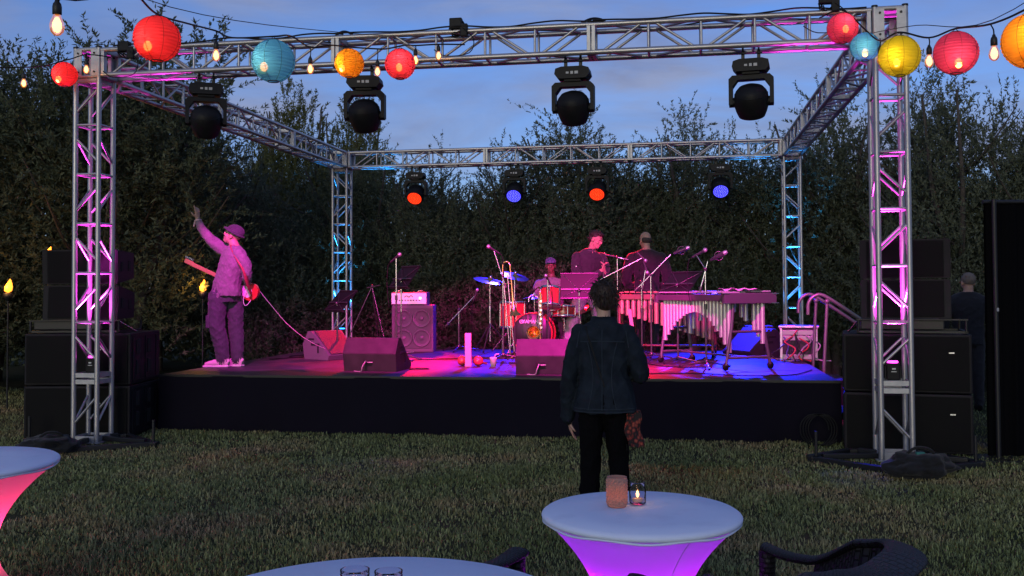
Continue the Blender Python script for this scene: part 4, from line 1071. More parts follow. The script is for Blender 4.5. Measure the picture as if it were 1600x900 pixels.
t = empty('snare_stand', (4.22, 5.0, SZ), 0, 'chrome stand under the snare drum', 'drum hardware')
bar('post', (0, 0, .2), (0, 0, .5), .011, chrome, t); tripod(t, zc_=.32, r=.25, rot=.3, flat=False)
for a in (0.3, 2.4, 4.5): bar('basket_arm', (0, 0, .46), (.16*math.cos(a), .16*math.sin(a), .54), .006, chrome, t)
cym_m = M('bronze_cymbal', (.50, .36, .16), .28, 1.0, bump=(220, .15, .001))
def cymbal(loc, h, r, tiltx, tilty, label, boom=None):
    t = empty('cymbal_stand', (loc[0], loc[1], SZ), 0, label, 'cymbal', 'cymbals of the drum kit')
    tripod(t, zc_=.42, r=.34, rot=random.uniform(0, 2), flat=False)
    bar('post', (0, 0, .15), (0, 0, h*.62), .014, chrome, t); bar('inner_post', (0, 0, h*.6), (0, 0, h), .009, chrome, t)
    MB().cyl((0, 0, h*.62-.03), (0, 0, h*.62+.03), .022).build('clutch', chrome, t)
    M4 = Matrix.Translation((0, 0, h))@Matrix.Rotation(tilty, 4, 'Y')@Matrix.Rotation(tiltx, 4, 'X')
    MB().lathe([(r, 0), (r*.6, .012), (r*.22, .024), (r*.2, .03), (r*.1, .05), (0, .055)], 40, M4).build('cymbal', cym_m, t)
    MB().lathe([(0, .085), (.02, .08), (.02, .055)], 12, M4).build('wing_nut', chrome, t)
    return t
cymbal((3.08, 5.25), 1.05, .25, R(8), R(12), 'cymbal on tall chrome stand lit blue, left of the drums')
cymbal((3.42, 5.45), 1.12, .22, R(12), R(16), 'second blue-lit cymbal behind the trombone')
cymbal((3.75, 5.25), .80, .17, R(6), R(-4), 'small hi-hat cymbal behind the bass drum')
cymbal((4.45, 5.1), .62, .2, R(16), R(-14), 'low red-lit cymbal beside the snare drum')
st = empty('drum_stool', (3.98, 5.52, SZ), 0, 'black round stool under the drummer', 'stool')
MB().lathe([(0, .40), (.15, .40), (.165, .42), (.165, .46), (.15, .48), (0, .485)], 24).build('seat', black_plastic, st); bar('post', (0, 0, .15), (0, 0, .41), .016, chrome, st); tripod(st, zc_=.28, r=.24, rot=.5, flat=False)

# ================================================================ vibraphone and marimba
frame_v = M('vibraphone_frame', (.10, .09, .10), .38, .3); res_m = M('resonator_tube', (.55, .52, .51), .3, .45); bar_m = M('vibraphone_bars', (.66, .64, .64), .3, .5)
wood_bar = M('rosewood_bar', (.22, .07, .045), .35, 0, bump=(20, .2, .002), vary=(9, (.32, .12, .07), .35, .7)); gold_res = M('marimba_resonator', (.55, .32, .24), .35, .4)
def mallet_instrument(name, loc, rz, Ln, H, wl, wr, nbars, label, cat, barmat, resmat, framemat, arch, endpanel=True):
    """local x from the low end (0, width wl) to the high end (Ln, width wr); the front row of resonators faces local -Y"""
    t = empty(name, loc, rz, label, cat)
    def half(x): return (wl+(wr-wl)*x/Ln)/2
    for s in (-1, 1):
        for k in (0, 1):
            y0, y1 = s*half(0)*(1 if k == 0 else .12), s*half(Ln)*(1 if k == 0 else .12)
            p, q = Vector((0, y0, H-.05)), Vector((Ln, y1, H-.05)); d = q-p
            MB().box((d.length/2, 0, 0), (d.length, .025, .07 if k == 0 else .05), bev=.004).build('rail', framemat, t, p, math.atan2(d.y, d.x))
    for x, wd in ((0, wl), (Ln, wr)):
        MB().box((x, 0, H-.055), (.05, wd+.06, .12), bev=.008).build('end_panel', framemat, t)
        for s in (-1, 1):
            MB().box((x, s*(wd/2+.01), H-.005), (.06, .10, .008), bev=.002).build('corner_trim', silver, t)
            MB().box((x, s*(wd/2+.01), H-.112), (.06, .10, .008), bev=.002).build('corner_trim', silver, t)
    bw = Ln/(nbars+1)
    for i in range(nbars):
        x = bw*(i+1); lh = half(x)
        MB().box((x, -lh*.55, H+.012), (bw*.82, lh*.95, .014), bev=.003).build('note_bar', barmat, t)
        if i % 7 not in (2, 6): MB().box((x+bw*.5, lh*.5, H+.022), (bw*.80, lh*.85, .014), bev=.003).build('note_bar', barmat, t)
    for i in range(nbars):
        x = bw*(i+1); f = i/(nbars-1); L_ = arch(f); lh = half(x)
        MB().cyl((x, -lh*.72, H-.06), (x, -lh*.72, H-.06-L_), bw*.40, n=14).build('resonator', resmat, t)
        if i % 7 not in (2, 6) and i % 1 == 0: MB().cyl((x+bw*.5, lh*.62, H-.06), (x+bw*.5, lh*.62, H-.06-L_*.85), bw*.38, n=12).build('resonator', resmat, t)
    for x, wd, in ((0.04, wl), (Ln-.04, wr)):
        for s in (-1, 1):
            MB().tube(catmull([(x, s*wd*.30, H-.10), (x, s*wd*.34, H*.55), (x, s*wd*.46, .06)], 4), .019, 10).build('leg', framemat, t)
            w_ = MB(); w_.lathe([(0, -.012), (.04, -.012), (.045, 0), (.04, .012), (0, .012)], 18, Matrix.Translation((x, s*wd*.47, .045))@Matrix.Rotation(PI/2, 4, 'Y')); w_.build('caster', black_rubber, t)
        bar('stretcher', (x, -wd*.34, H*.5), (x, wd*.34, H*.5), .016, framemat, t)
        bar('stretcher', (x, -wd*.42, .14), (x, wd*.42, .14), .016, framemat, t)
    bar('long_brace', (.04, 0, .14), (Ln-.04, 0, .14), .014, framemat, t)
    return t
# vibraphone: its long side runs from back left to front right
va = math.atan2(2.05-3.30, 6.56-5.72)
vx = mallet_instrument('vibraphone', (5.80, 3.42, SZ), va, 1.50, .86, .50, .66, 20, 'silver vibraphone with a row of upright resonator tubes', 'vibraphone', bar_m, res_m, frame_v, lambda f: .16+.44*(2*f-1)**2 if f > .5 else .16+.36*(2*f-1)**2)
mallet_instrument('marimba', (5.02, 4.62, SZ), R(-6), 1.35, .86, .36, .62, 16, 'red-lit wooden marimba before the bald man', 'marimba', wood_bar, gold_res, M('marimba_frame', (.18, .06, .045), .45), lambda f: .22+.34*f)
tag(MB().box((0, 0, .33), (.05, .025, .64), bev=.004).build('wooden_plank', wood_pink, None, (5.28, 4.35, SZ), 0), 'upright pale board leaning under the marimba', 'board').rotation_euler = (0, R(-8), .2)
md = MB()
tw = empty('mallet_towel', (6.55, 2.35, SZ+.895), va, 'pink-lit cloth folded over the vibraphone bars', 'cloth')
cl = MB(); cv = []; cf2 = []
for i in range(15):
    for j in range(9): cv.append((i*.035-.25, j*.035-.14, .012*math.sin(i*.9)+.008*math.sin(j*1.3+i)+.008))
for i in range(14):
    for j in range(8): k = i*9+j; cf2.append((k, k+1, k+10, k+9))
cl.add(cv, cf2, True).build('fabric', M('pale_cloth', (.65, .58, .6), .85), tw)

# ================================================================ stair and rack at the right of the stage
rail_m = M('pink_lit_steel_rail', (.22, .20, .21), .4, .5)
hr = empty('stair_handrail', (7.45, 2.5, 0), 0, 'pair of bent steel handrails over the stair at the stage right', 'handrail')
for k, y in enumerate((0.1, 1.0)):
    MB().tube(catmull([(-.13, y, 1.22), (-.12, y, 1.36), (-.04, y, 1.44), (.06, y, 1.43), (.3, y, 1.27), (.75, y, .95), (.95, y, .80), (.98, y, .70)], 5), .021, 10).build('rail', rail_m, hr)
    bar('post', (.08, y-.02, 1.36), (.02, y, .3), .019, rail_m, hr); MB().ball((.08, y-.02, 1.37), .032, 10, 8).build('joint', rail_m, hr)
    bar('post', (.85, y, .86), (.88, y, .02), .019, rail_m, hr)
stair = empty('stair', (7.45, 2.5, 0), 0, 'black steps leading off the right side of the stage', 'stair')
for k in range(3): MB().box((.18+k*.28, .55, .45-k*.17), (.28, .86, .035), bev=.006).build('tread', black_metal, stair)
for y in (.12, .98): MB().prism([(0, .3), (0, .48), (.1, .48), (.95, .05), (.95, 0), (.6, 0)], y-.012, y+.012, 'y').build('stringer', black_metal, stair)
rk = empty('equipment_rack', (7.36, 3.85, SZ-.02), R(-8), 'open equipment rack spilling cables at the stage right edge', 'equipment rack')
MB().box((0, .2, .22), (.46, .40, .40), bev=.012).build('case', box_m, rk)
MB().box((-.215, -.012, .22), (.03, .02, .40), bev=.003).build('rack_rail', M('rack_steel', (.6, .56, .58), .35, .7), rk); MB().box((.215, -.012, .22), (.03, .02, .40), bev=.003).build('rack_rail', MATS['rack_steel'], rk)
for k, z in enumerate((.06, .30, .37)): MB().box((0, -.008, z), (.40, .012, .06), bev=.003).build('rack_unit', M('rack_face', (.35, .33, .34), .4, .4), rk)
MB().box((0, .2, .44), (.50, .42, .025), bev=.008).build('lid', M('rack_steel', (.6, .56, .58)), rk)
cols_ = [(.5, .04, .05), (.02, .02, .02), (.35, .33, .35), (.1, .08, .35), (.55, .06, .08), (.03, .03, .03), (.4, .38, .4), (.02, .02, .02)]
for k in range(8):
    rr = random.Random(40+k); pts = []
    x, y, z = rr.uniform(-.2, .25), -.05-.05*rr.random(), rr.uniform(.3, .42)
    for i in range(7):
        pts.append((x, y-.04*i*rr.random(), max(.03, z-.07*i)))
        x += rr.uniform(-.10, .12); y += rr.uniform(-.09, .03)
    MB().tube(catmull(pts, 4), .009, 6).build('cable', M('cable_%d' % k, cols_[k], .5), rk)
bx2 = empty('stage_box', (7.02, 5.35, SZ), R(10), 'small dark amplifier box behind the blue-lit wedge monitor', 'amplifier')
MB().box((0, .14, .19), (.36, .28, .38), bev=.012).build('case', box_m, bx2); MB().box((0, -.006, .17), (.30, .012, .28), bev=.003).build('grille', mon_gr, bx2)
# cable snakes on the deck
def deck_cable(pts, label, r=.006, mt=None): cable('stage_cable', [(x, y, SZ+.008) for x, y in pts], r, label, 6, 'cable', mt)
deck_cable([(.45, 3.3), (.8, 3.9), (.7, 4.2), (.5, 3.95), (.62, 3.7), (1.0, 4.0)], 'coiled dark cable on the deck behind the guitarist')
deck_cable([(2.7, 1.95), (2.95, 2.0), (3.0, 1.85), (2.8, 1.8)], 'dark cable curling from the left front wedge monitor')
deck_cable([(6.6, 4.3), (6.9, 4.1), (7.2, 3.9), (7.3, 4.2)], 'grey cable looping before the blue-lit wedge monitor', .008, MATS['grey_cable'])
deck_cable([(4.1, 4.2), (3.9, 3.7), (4.2, 3.2), (3.9, 2.9), (3.2, 3.1), (3.0, 3.6), (2.4, 3.3)], 'dark cable snaking across the middle of the deck')
deck_cable([(6.16, 2.4), (5.8, 2.5), (5.5, 2.9), (5.5, 3.7)], 'dark cable between the two microphone stands by the vibraphone')
deck_cable([(7.3, 2.2), (7.0, 1.5), (6.5, 1.4), (6.0, 1.6), (5.4, 1.5)], 'dark cable along the right front of the deck')
cable('coiled_cable', [(7.12+.14*math.cos(a*.5)+.01*a*.2, .72, .16+.15*math.sin(a*.5)) for a in range(50)], .007, 'black coiled cables hanging at the right corner of the stage skirt', 3)
# ================================================================ people
skin_a = M('skin', (.42, .25, .18), .55, 0, spec=.4, bump=(60, .1, .002))
skin_b = M('skin_dark', (.16, .085, .055), .5, 0, spec=.4)
def fabric(name, c, c2=None, scale=18): return M(name, c, .88, 0, bump=(260, .3, .0015), vary=(scale, c2 or tuple(v*.7 for v in c), .35, .7), sheen=.1)
class Body:
    def __init__(s): s.mb = MB(); s.lab = []
    def _mark(s, reg):
        s.lab += [reg]*(len(s.mb.v)-len(s.lab))
    def loft(s, pts, rx, ry, right, reg, n=18, k=4):
        """closed tube through pts with elliptical section; right = direction of the rx axis"""
        pts = [Vector(p) for p in pts]
        if not isinstance(rx, (list, tuple)): rx = [rx]*len(pts)
        if not isinstance(ry, (list, tuple)): ry = [ry]*len(pts)
        P = catmull(pts, k); X = [v.x for v in catmull([(a, 0, 0) for a in rx], k)]; Y = [v.x for v in catmull([(a, 0, 0) for a in ry], k)]
        vs = []; m_ = len(P); right = Vector(right)
        for i, p in enumerate(P):
            d = (P[min(i+1, m_-1)]-P[max(i-1, 0)]).normalized(); a = right-d*right.dot(d)
            a = a.normalized() if a.length > 1e-4 else frame_of(d)[0]
            b = d.cross(a)
            for q in range(n): t = 2*PI*q/n; vs.append(p+a*math.cos(t)*X[i]+b*math.sin(t)*Y[i])
        fs = [(i*n+q, i*n+(q+1) % n, (i+1)*n+(q+1) % n, (i+1)*n+q) for i in range(m_-1) for q in range(n)]
        fs += [tuple(range(n-1, -1, -1)), tuple((m_-1)*n+q for q in range(n))]
        s.mb.add(vs, fs); s._mark(reg)
    def limb(s, pts, rs, reg, n=14):
        s.loft(pts, rs, rs, (.31, .17, .93) if abs((Vector(pts[-1])-Vector(pts[0])).normalized().z) < .8 else (1, 0, 0), reg, n)
        for p, r in ((pts[0], rs[0]), (pts[-1], rs[-1])): s.ball(p, r*.98, reg)
    def ball(s, c, r, reg, M4=None, n=14): s.mb.ball(c, r, n, 10, M4); s._mark(reg)
    def head(s, c, face, up=(0, 0, 1), size=1.0, reg='skin', neck=None):
        f = Vector(face).normalized(); u = Vector(up); u = (u-f*u.dot(f)).normalized(); r = f.cross(u)
        M4 = Matrix((r, f, u)).transposed().to_4x4(); M4.translation = Vector(c); S = size
        def b(p, q): s.ball(tuple(v*S for v in p), tuple(v*S for v in q), reg, M4)
        b((0, -.012, .028), (.073, .092, .088)); b((0, .018, -.035), (.058, .066, .078)); b((0, .045, -.088), (.034, .036, .028))
        b((0, .088, -.018), (.012, .020, .024)); b((0, .076, .016), (.05, .016, .014)); b((0, .075, -.062), (.026, .014, .014))
        for sx in (-1, 1): b((sx*.074, -.008, -.012), (.010, .022, .032)); b((sx*.036, .058, -.03), (.022, .02, .022))
        if neck is not None: s.limb([neck, Vector(c)+M4.to_3x3()@Vector((0, -.02*S, -.06*S))], [.056*S, .052*S], reg)
        s.HM = M4
        return M4
    def hand(s, wrist, d, palm_n, side, curl=.35, reg='skin', spread=.16, point_i=False, size=1.0):
        """d = along the fingers, palm_n = out of the palm, side=+1 when the thumb lies on d x palm_n"""
        w_ = Vector(wrist); d = Vector(d).normalized(); n_ = Vector(palm_n); n_ = (n_-d*n_.dot(d)).normalized(); t = d.cross(n_)*side; z = size
        s.loft([w_-d*.02*z, w_+d*.03*z, w_+d*.085*z], [.026*z, .036*z, .040*z], [.020*z, .017*z, .013*z], t, reg, 12, 3)
        for i, (off, ln) in enumerate(((.030, .074), (.010, .082), (-.010, .076), (-.029, .060))):
            cu = .05 if (point_i and i == 0) else curl
            p0 = w_+d*.078*z+t*off*z; d0 = (d+t*spread*(off/.03)*.5+n_*cu*.5).normalized(); p1 = p0+d0*ln*.5*z
            d1 = (d0+n_*cu*1.3).normalized(); p2 = p1+d1*ln*.3*z; d2 = (d1+n_*cu*1.2).normalized(); p3 = p2+d2*ln*.26*z
            s.loft([p0, p1, p2, p3], [.0092*z, .0088*z, .008*z, .0068*z], [.0092*z, .0088*z, .008*z, .0068*z], t, reg, 8, 2)
        b0 = w_+d*.02*z+t*.026*z; b1 = b0+(d*.5+t*.75+n_*.25).normalized()*.042*z; b2 = b1+(d*.9+t*.2+n_*.4).normalized()*.034*z
        s.loft([b0, b1, b2], [.013*z, .0105*z, .0085*z], [.013*z, .0105*z, .0085*z], n_, reg, 8, 3)
    def shoe(s, ankle, d, reg='shoe', ln=.27, floor=0.):
        a = Vector(ankle); d = Vector((d[0], d[1], 0)).normalized(); z = floor
        pts = [a-d*.07, a-d*.03, a+d*.06, a+d*.14, a+d*(ln-.08)]
        pts = [Vector((p.x, p.y, z+h)) for p, h in zip(pts, (.045, .055, .052, .042, .030))]
        s.loft(pts, [.030, .040, .043, .045, .030], [.042, .054, .050, .041, .026], d.cross(Vector((0, 0, 1))), reg, 14, 4)
    def finish(s, name, parent, mats, voxel=.0075, fold=('top', 'pants'), amp=.006, seed=0, dropz=None):
        o = s.mb.build(name, None, None)
        md_ = o.modifiers.new('r', 'REMESH'); md_.mode = 'VOXEL'; md_.voxel_size = voxel
        sm_ = o.modifiers.new('s', 'SMOOTH'); sm_.factor = .5; sm_.iterations = 3
        dg = bpy.context.evaluated_depsgraph_get(); me = bpy.data.meshes.new_from_object(o.evaluated_get(dg)); bpy.data.objects.remove(o)
        kd = KDTree(len(s.mb.v))
        for i, v in enumerate(s.mb.v): kd.insert(v, i)
        kd.balance()
        keys = list(mats)
        n = len(me.vertices); co = np.empty(n*3, np.float32); me.vertices.foreach_get('co', co); co = co.reshape(-1, 3)
        no = np.empty(n*3, np.float32); me.vertices.foreach_get('normal', no); no = no.reshape(-1, 3)
        reg = np.array([keys.index(s.lab[kd.find(c)[1]]) for c in co])
        rr = random.Random(seed); x, y, z = co.T
        f = np.zeros(n, np.float32)
        for _ in range(7):
            a = np.array([rr.gauss(0, 1), rr.gauss(0, 1), rr.gauss(0, 1.4)]); a *= rr.uniform(18, 48)/np.linalg.norm(a)
            wv = np.sin(co@a+rr.uniform(0, 6)+1.6*np.sin(co@np.roll(a, 1)*.37))
            f += (1-np.abs(wv))**2
        f = (f/7-.33)
        msk = np.isin(reg, [keys.index(k) for k in fold if k in keys])
        co2 = co+no*(f*amp*2.2*msk)[:, None]
        me.vertices.foreach_set('co', co2.astype(np.float32).ravel())
        me.materials.clear()
        for k in keys: me.materials.append(mats[k])
        npol = len(me.polygons); ls = np.empty(npol, np.int32); me.polygons.foreach_get('loop_start', ls)
        lv = np.empty(len(me.loops), np.int32); me.loops.foreach_get('vertex_index', lv)
        me.polygons.foreach_set('material_index', reg[lv[ls]].astype(np.int32)); me.polygons.foreach_set('use_smooth', np.ones(npol, bool)); me.update()
        b = bpy.data.objects.new(name, me); col.objects.link(b); b.parent = parent
        return b
hair_dark = M('dark_brown_hair', (.018, .011, .009), .55, 0, bump=(160, .8, .004), vary=(30, (.045, .022, .014), .4, .7))
def hair_cap(HM, parent, size, spec, name='hair', mt=None, tufts=0, seed=1, tl=(.03, .07)):
    """cap of hair over the head; spec: list of (centre, radii) in head space"""
    mb = MB()
    for c, r in spec: mb.ball(tuple(v*size for v in c), tuple(v*size for v in r), 22, 14, HM)
    rr = random.Random(seed)
    for i in range(tufts):
        c, r = spec[rr.randrange(len(spec))]
        th = rr.uniform(0, 2*PI); ph = rr.uniform(-.2, 1.45)
        p = Vector((c[0]+r[0]*math.cos(ph)*math.cos(th), c[1]+r[1]*math.cos(ph)*math.sin(th), c[2]+r[2]*math.sin(ph)))*size
        nn = (p-Vector(c)*size).normalized(); dd = (nn*.55+Vector((rr.gauss(0, .3), rr.gauss(-.35, .3), rr.gauss(-.75, .4)))).normalized(); ln = rr.uniform(*tl)*size
        q = [HM@(p-nn*.012), HM@(p+dd*ln*.5+nn*.006), HM@(p+dd*ln-Vector((0, 0, ln*.25)))]
        mb.tube(q, [.004*size, .0032*size, .0008], 4, caps=False)
    return mb.build(name, mt or hair_dark, parent)
def eyes(HM, parent, size):
    for s in (-1, 1):
        MB().ball((s*.031*size, .068*size, .0), (.012*size, .008*size, .006*size), 8, 6, HM).build('eye', M('dark_eye', (.03, .02, .02), .2), parent)
        MB().ball((s*.031*size, .079*size, .021*size), (.02*size, .006*size, .004*size), 8, 6, HM).build('eyebrow', hair_dark, parent)

# ---------------- guitarist (stands at the stage left, pointing up)
g = empty('person', (.40, 2.07, SZ), 0, 'person in cap and loose jacket pointing up, with a red guitar', 'person')
B = Body()
hc = Vector((.02, 0, .88)); sh = Vector((.14, -.02, 1.40))
# trousers
B.loft([hc+Vector((.02, 0, .06)), hc, hc-Vector((0, 0, .10))], [.165, .185, .17], [.135, .15, .14], (.8, -.6, 0), 'pants')
B.limb([(-.04, -.07, .84), (-.055, -.08, .62), (-.05, -.08, .48), (-.01, -.06, .28), (.01, -.05, .10)], [.125, .105, .10, .092, .080], 'pants')
B.limb([(.09, .07, .84), (.11, .08, .62), (.115, .08, .48), (.135, .07, .28), (.145, .06, .10)], [.12, .10, .092, .086, .074], 'pants')
B.limb([(.01, -.05, .14), (.005, -.05, .06)], [.045, .045], 'pants'); B.limb([(.145, .06, .14), (.145, .06, .06)], [.045, .045], 'pants')
B.shoe((.02, -.06, .07), (-1, -.12), 'shoe', .30); B.shoe((.15, .06, .07), (-1, .1), 'shoe', .30)
# jacket
B.loft([(.03, 0, .86), (.035, 0, .94), (.055, 0, 1.06), (.09, -.005, 1.20), (.125, -.01, 1.33), (.145, -.015, 1.42), (.15, -.015, 1.47)], [.205, .205, .192, .195, .20, .165, .08], [.172, .172, .158, .148, .135, .105, .07], (.75, -.66, 0), 'top')
# raised arm (towards upper left), other arm bent behind the guitar
B.limb([(.02, .10, 1.39), (-.08, .06, 1.45), (-.20, .02, 1.56), (-.29, .0, 1.68), (-.335, -.01, 1.77)], [.088, .082, .068, .056, .045], 'top')
B.limb([(-.335, -.01, 1.765), (-.345, -.01, 1.80)], [.03, .028], 'skin')
B.hand((-.345, -.01, 1.81), (-.05, 0, 1), (-.9, .3, 0), 1, .55, spread=.3, point_i=True, size=1.05)
B.limb([(.24, -.10, 1.36), (.315, -.10, 1.24), (.325, -.06, 1.10), (.27, .06, 1.04), (.20, .15, 1.03)], [.085, .075, .062, .052, .046], 'top')
B.limb([(.20, .15, 1.03), (.17, .19, 1.03)], [.028, .027], 'skin'); B.hand((.16, .20, 1.03), (-.9, .3, -.1), (0, .6, -.5), 1, .6)
HM = B.head((.115, -.01, 1.60), (-.88, -.12, .40), (.40, 0, .9), 1.05, 'skin', (.15, -.015, 1.45))
gm = {'skin': skin_a, 'top': fabric('grey_fleece', (.19, .15, .18)), 'pants': fabric('grey_cargo_cotton', (.052, .052, .066)), 'shoe': M('pale_trainers', (.62, .5, .5), .6, 0, bump=(60, .3, .004))}
body = B.finish('body', g, gm, .0075, amp=.010, seed=3)
eyes(HM, g, 1.05)
cp = MB(); cp.ball((0, -.02, .055), (.088, .108, .082), 22, 12, HM); cp.lathe([(.0, .03), (.09, .03), (.135, .012), (.137, .006), (.09, .02), (0, .02)], 30, HM@Matrix.Translation((0, -.005, .03))@Matrix.Rotation(R(6), 4, 'X'))
cp.build('hat', fabric('dark_felt', (.045, .04, .055)), g)
MB().tube([(-.34+.034*math.cos(a*PI/8), -.01+.034*math.sin(a*PI/8), 1.785+.006*math.cos(a*PI/8)) for a in range(16)], .011, 6, closed=True).build('wristband', M('pale_band', (.6, .4, .42), .6), g)
MB().cyl((-.37, -.02, 1.78), (-.385, -.03, 1.71), .010).build('band_tail', MATS['pale_band'], g)
for k, (x, z) in enumerate(((-.155, .55),)):
    MB().box((x+.02, -.10, z), (.05, .13, .16), bev=.015).build('cargo_pocket', gm['pants'], g)
# shoe soles
for (x, y, a) in ((.02, -.06, R(186.8)), (.15, .06, R(174.3))):
    MB().box((.085, 0, .012), (.31, .092, .022), bev=.010).build('sole', M('white_sole', (.75, .68, .68), .5), g, (x, y, 0), a)
# the guitar: body behind his right hip, neck rising to the left
gt = empty('electric_guitar', (.40, 2.07, SZ+1.0), 0, 'red electric guitar hanging at the hip of the pointing person', 'guitar')
gd = Vector((-.90, .10, .38)).normalized()      # along the neck
gside = Vector((.36, .0, .93)); gside = (gside-gd*gside.dot(gd)).normalized(); gn = gd.cross(gside)
G4 = Matrix((gd, gside, gn)).transposed().to_4x4(); G4.translation = Vector((.225, .11, -.06))
outl = []
for i in range(44):
    a = 2*PI*i/44; x = -.02+.17*math.cos(a); y = .13*math.sin(a)*(1-.22*math.exp(-((x+.02)/.07)**2))
    if x > .06: y *= 1.0+.35*(x-.06)/.14*abs(math.sin(a))
    outl.append((x, y))
MB().prism(outl, -.022, .022, 'z', G4).build('body', M('red_guitar_lacquer', (.50, .03, .03), .25, 0, coat=.5), gt)
MB().prism([(x*.55-.01, y*.6-.02) for x, y in outl], -.0245, .0245, 'z', G4).build('pickguard', M('white_pickguard', (.75, .7, .68), .4), gt)
MB().box((.50, 0, .012), (.66, .048, .024), G4, bev=.006).build('neck', M('maple_neck', (.40, .20, .09), .4), gt)
MB().box((.87, .006, .008), (.13, .055, .018), G4, bev=.006).build('headstock', MATS['maple_neck'], gt)
for k in range(6): MB().cyl(G4@Vector((.83+.022*k, .04, .01)), G4@Vector((.83+.022*k, .065, .01)), .007).build('tuning_peg', chrome, gt)
for k in range(3): MB().box((-.06+.06*k, 0, -.027), (.022, .07, .006), G4).build('pickup', M('white_pickup', (.7, .65, .65), .4), gt)
st_pts = catmull([(.34, .02, -.12), (.345, -.10, .02), (.33, -.155, .17), (.26, -.165, .30), (.18, -.13, .42), (.10, -.02, .49), (.0, .12, .42), (-.06, .2, .26), (-.1, .2, .12)], 5)
sv_ = []; 
for i, p in enumerate(st_pts):
    d = (st_pts[min(i+1, len(st_pts)-1)]-st_pts[max(i-1, 0)]).normalized(); nrm = Vector((p.x-.1, p.y, 0)).normalized(); b_ = d.cross(nrm).normalized()
    sv_ += [p+b_*.027, p-b_*.027, p-b_*.027+nrm*.004, p+b_*.027+nrm*.004]
n4 = len(st_pts)
MB().add(sv_, [(i*4+k, i*4+(k+1) % 4, (i+1)*4+(k+1) % 4, (i+1)*4+k) for i in range(n4-1) for k in range(4)], True).build('strap', M('red_strap', (.30, .03, .05), .6), gt)
cable('guitar_cable', [(.70, 2.2, 1.53), (.71, 2.15, 1.42), (.66, 2.1, 1.35), (.64, 2.1, 1.45), (.72, 2.15, 1.62), (.84, 2.35, 1.40), (.98, 2.7, 1.08), (1.16, 3.15, .82), (1.38, 3.75, .66), (1.7, 4.3, .622), (2.0, 4.9, .622)], .0042, 'pale guitar cable drooping from the guitar to the deck', 6, 'cable', M('white_cable', (.62, .6, .6), .5))

# ---------------- drummer (seated)
g = empty('person', (3.98, 5.50, SZ), 0, 'seated drummer in baseball cap and pale shirt behind the drums', 'person')
B = Body()
B.loft([(0, .0, .46), (0, 0, .54), (0, -.01, .66), (0, -.02, .82), (0, -.03, .96), (0, -.03, 1.06), (0, -.03, 1.10)], [.17, .18, .17, .19, .21, .17, .07], [.14, .14, .125, .125, .12, .09, .065], (1, 0, 0), 'top')
for s in (-1, 1):
    B.limb([(s*.10, -.02, .52), (s*.16, -.22, .53), (s*.20, -.40, .50)], [.10, .088, .075], 'pants')
    B.limb([(s*.20, -.40, .50), (s*.21, -.38, .28), (s*.22, -.36, .09)], [.072, .06, .046], 'pants'); B.shoe((s*.22, -.36, .07), (s*.1, -1), 'shoe')
B.limb([(-.185, -.03, 1.0), (-.25, -.08, .82), (-.16, -.28, .76)], [.075, .062, .05], 'top')
B.limb([(.185, -.03, 1.0), (.25, -.1, .84), (.10, -.27, .92)], [.075, .062, .05], 'top')
B.limb([(-.16, -.28, .76), (-.12, -.34, .76)], [.03, .028], 'skin'); B.hand((-.12, -.34, .76), (.5, -.8, 0), (0, -.3, -1), 1, .7)
B.limb([(.10, -.27, .92), (.07, -.33, .95)], [.03, .028], 'skin'); B.hand((.07, -.33, .95), (-.5, -.6, .3), (0, -.5, -.8), -1, .7)
HM = B.head((-.01, -.05, 1.285), (.15, -1, -.12), (0, 0, 1), 1.0, 'skin', (0, -.03, 1.10))
B.finish('body', g, {'skin': skin_b, 'top': fabric('pale_shirt', (.20, .19, .22)), 'pants': fabric('dark_trousers', (.04, .04, .05)), 'shoe': black_plastic}, .009, seed=8)
eyes(HM, g, 1)
cp = MB(); cp.ball((0, -.018, .045), (.082, .100, .072), 22, 12, HM); cp.prism([(-.07, .06), (.07, .06), (.06, .13), (.03, .158), (-.03, .158), (-.06, .13)], .048, .058, 'z', HM); cp.build('cap', fabric('blue_cap', (.08, .08, .22)), g)
for p, q, lab in (((3.88, 5.15, 1.38), (4.12, 4.92, 1.34), 'drum stick in the left hand of the drummer'), ((4.02, 5.16, 1.58), (4.18, 4.86, 1.50), 'drum stick in the right hand of the drummer')):
    tag(MB().cyl(p, q, .008, .006).build('drum_stick', M('hickory', (.5, .33, .18), .5)), lab, 'drum stick')

# ---------------- singer in dark jacket, looking down at his hands
g = empty('person', (4.55, 5.10, SZ), 0, 'dark-haired person in dark jacket and pale trousers looking down at raised hand', 'person')
B = Body()
B.loft([(0, 0, .96), (0, 0, .88), (-.01, 0, .80)], [.155, .17, .16], [.12, .13, .12], (1, .2, 0), 'pants')
B.limb([(-.08, -.01, .84), (-.16, -.03, .62), (-.21, -.04, .46), (-.28, -.03, .24), (-.32, -.02, .08)], [.11, .10, .095, .09, .085], 'pants')
B.limb([(.08, .01, .84), (.14, .02, .62), (.17, .02, .46), (.20, .03, .24), (.21, .03, .08)], [.11, .10, .095, .09, .085], 'pants')
B.shoe((-.32, -.02, .07), (.3, -1), 'shoe'); B.shoe((.21, .03, .07), (.8, -.6), 'shoe')
B.loft([(-.01, 0, .86), (-.01, 0, .98), (0, 0, 1.12), (.02, -.01, 1.26), (.04, -.02, 1.38), (.05, -.02, 1.45), (.06, -.02, 1.50)], [.165, .165, .165, .19, .205, .16, .075], [.135, .13, .125, .13, .125, .09, .07], (.85, .5, 0), 'top')
B.limb([(-.13, -.10, 1.38), (-.14, -.16, 1.20), (-.05, -.20, 1.05), (.10, -.22, 1.10), (.20, -.22, 1.16)], [.085, .076, .068, .058, .045], 'top')
B.limb([(.20, .08, 1.38), (.27, .0, 1.22), (.26, -.14, 1.14)], [.08, .066, .05], 'top')
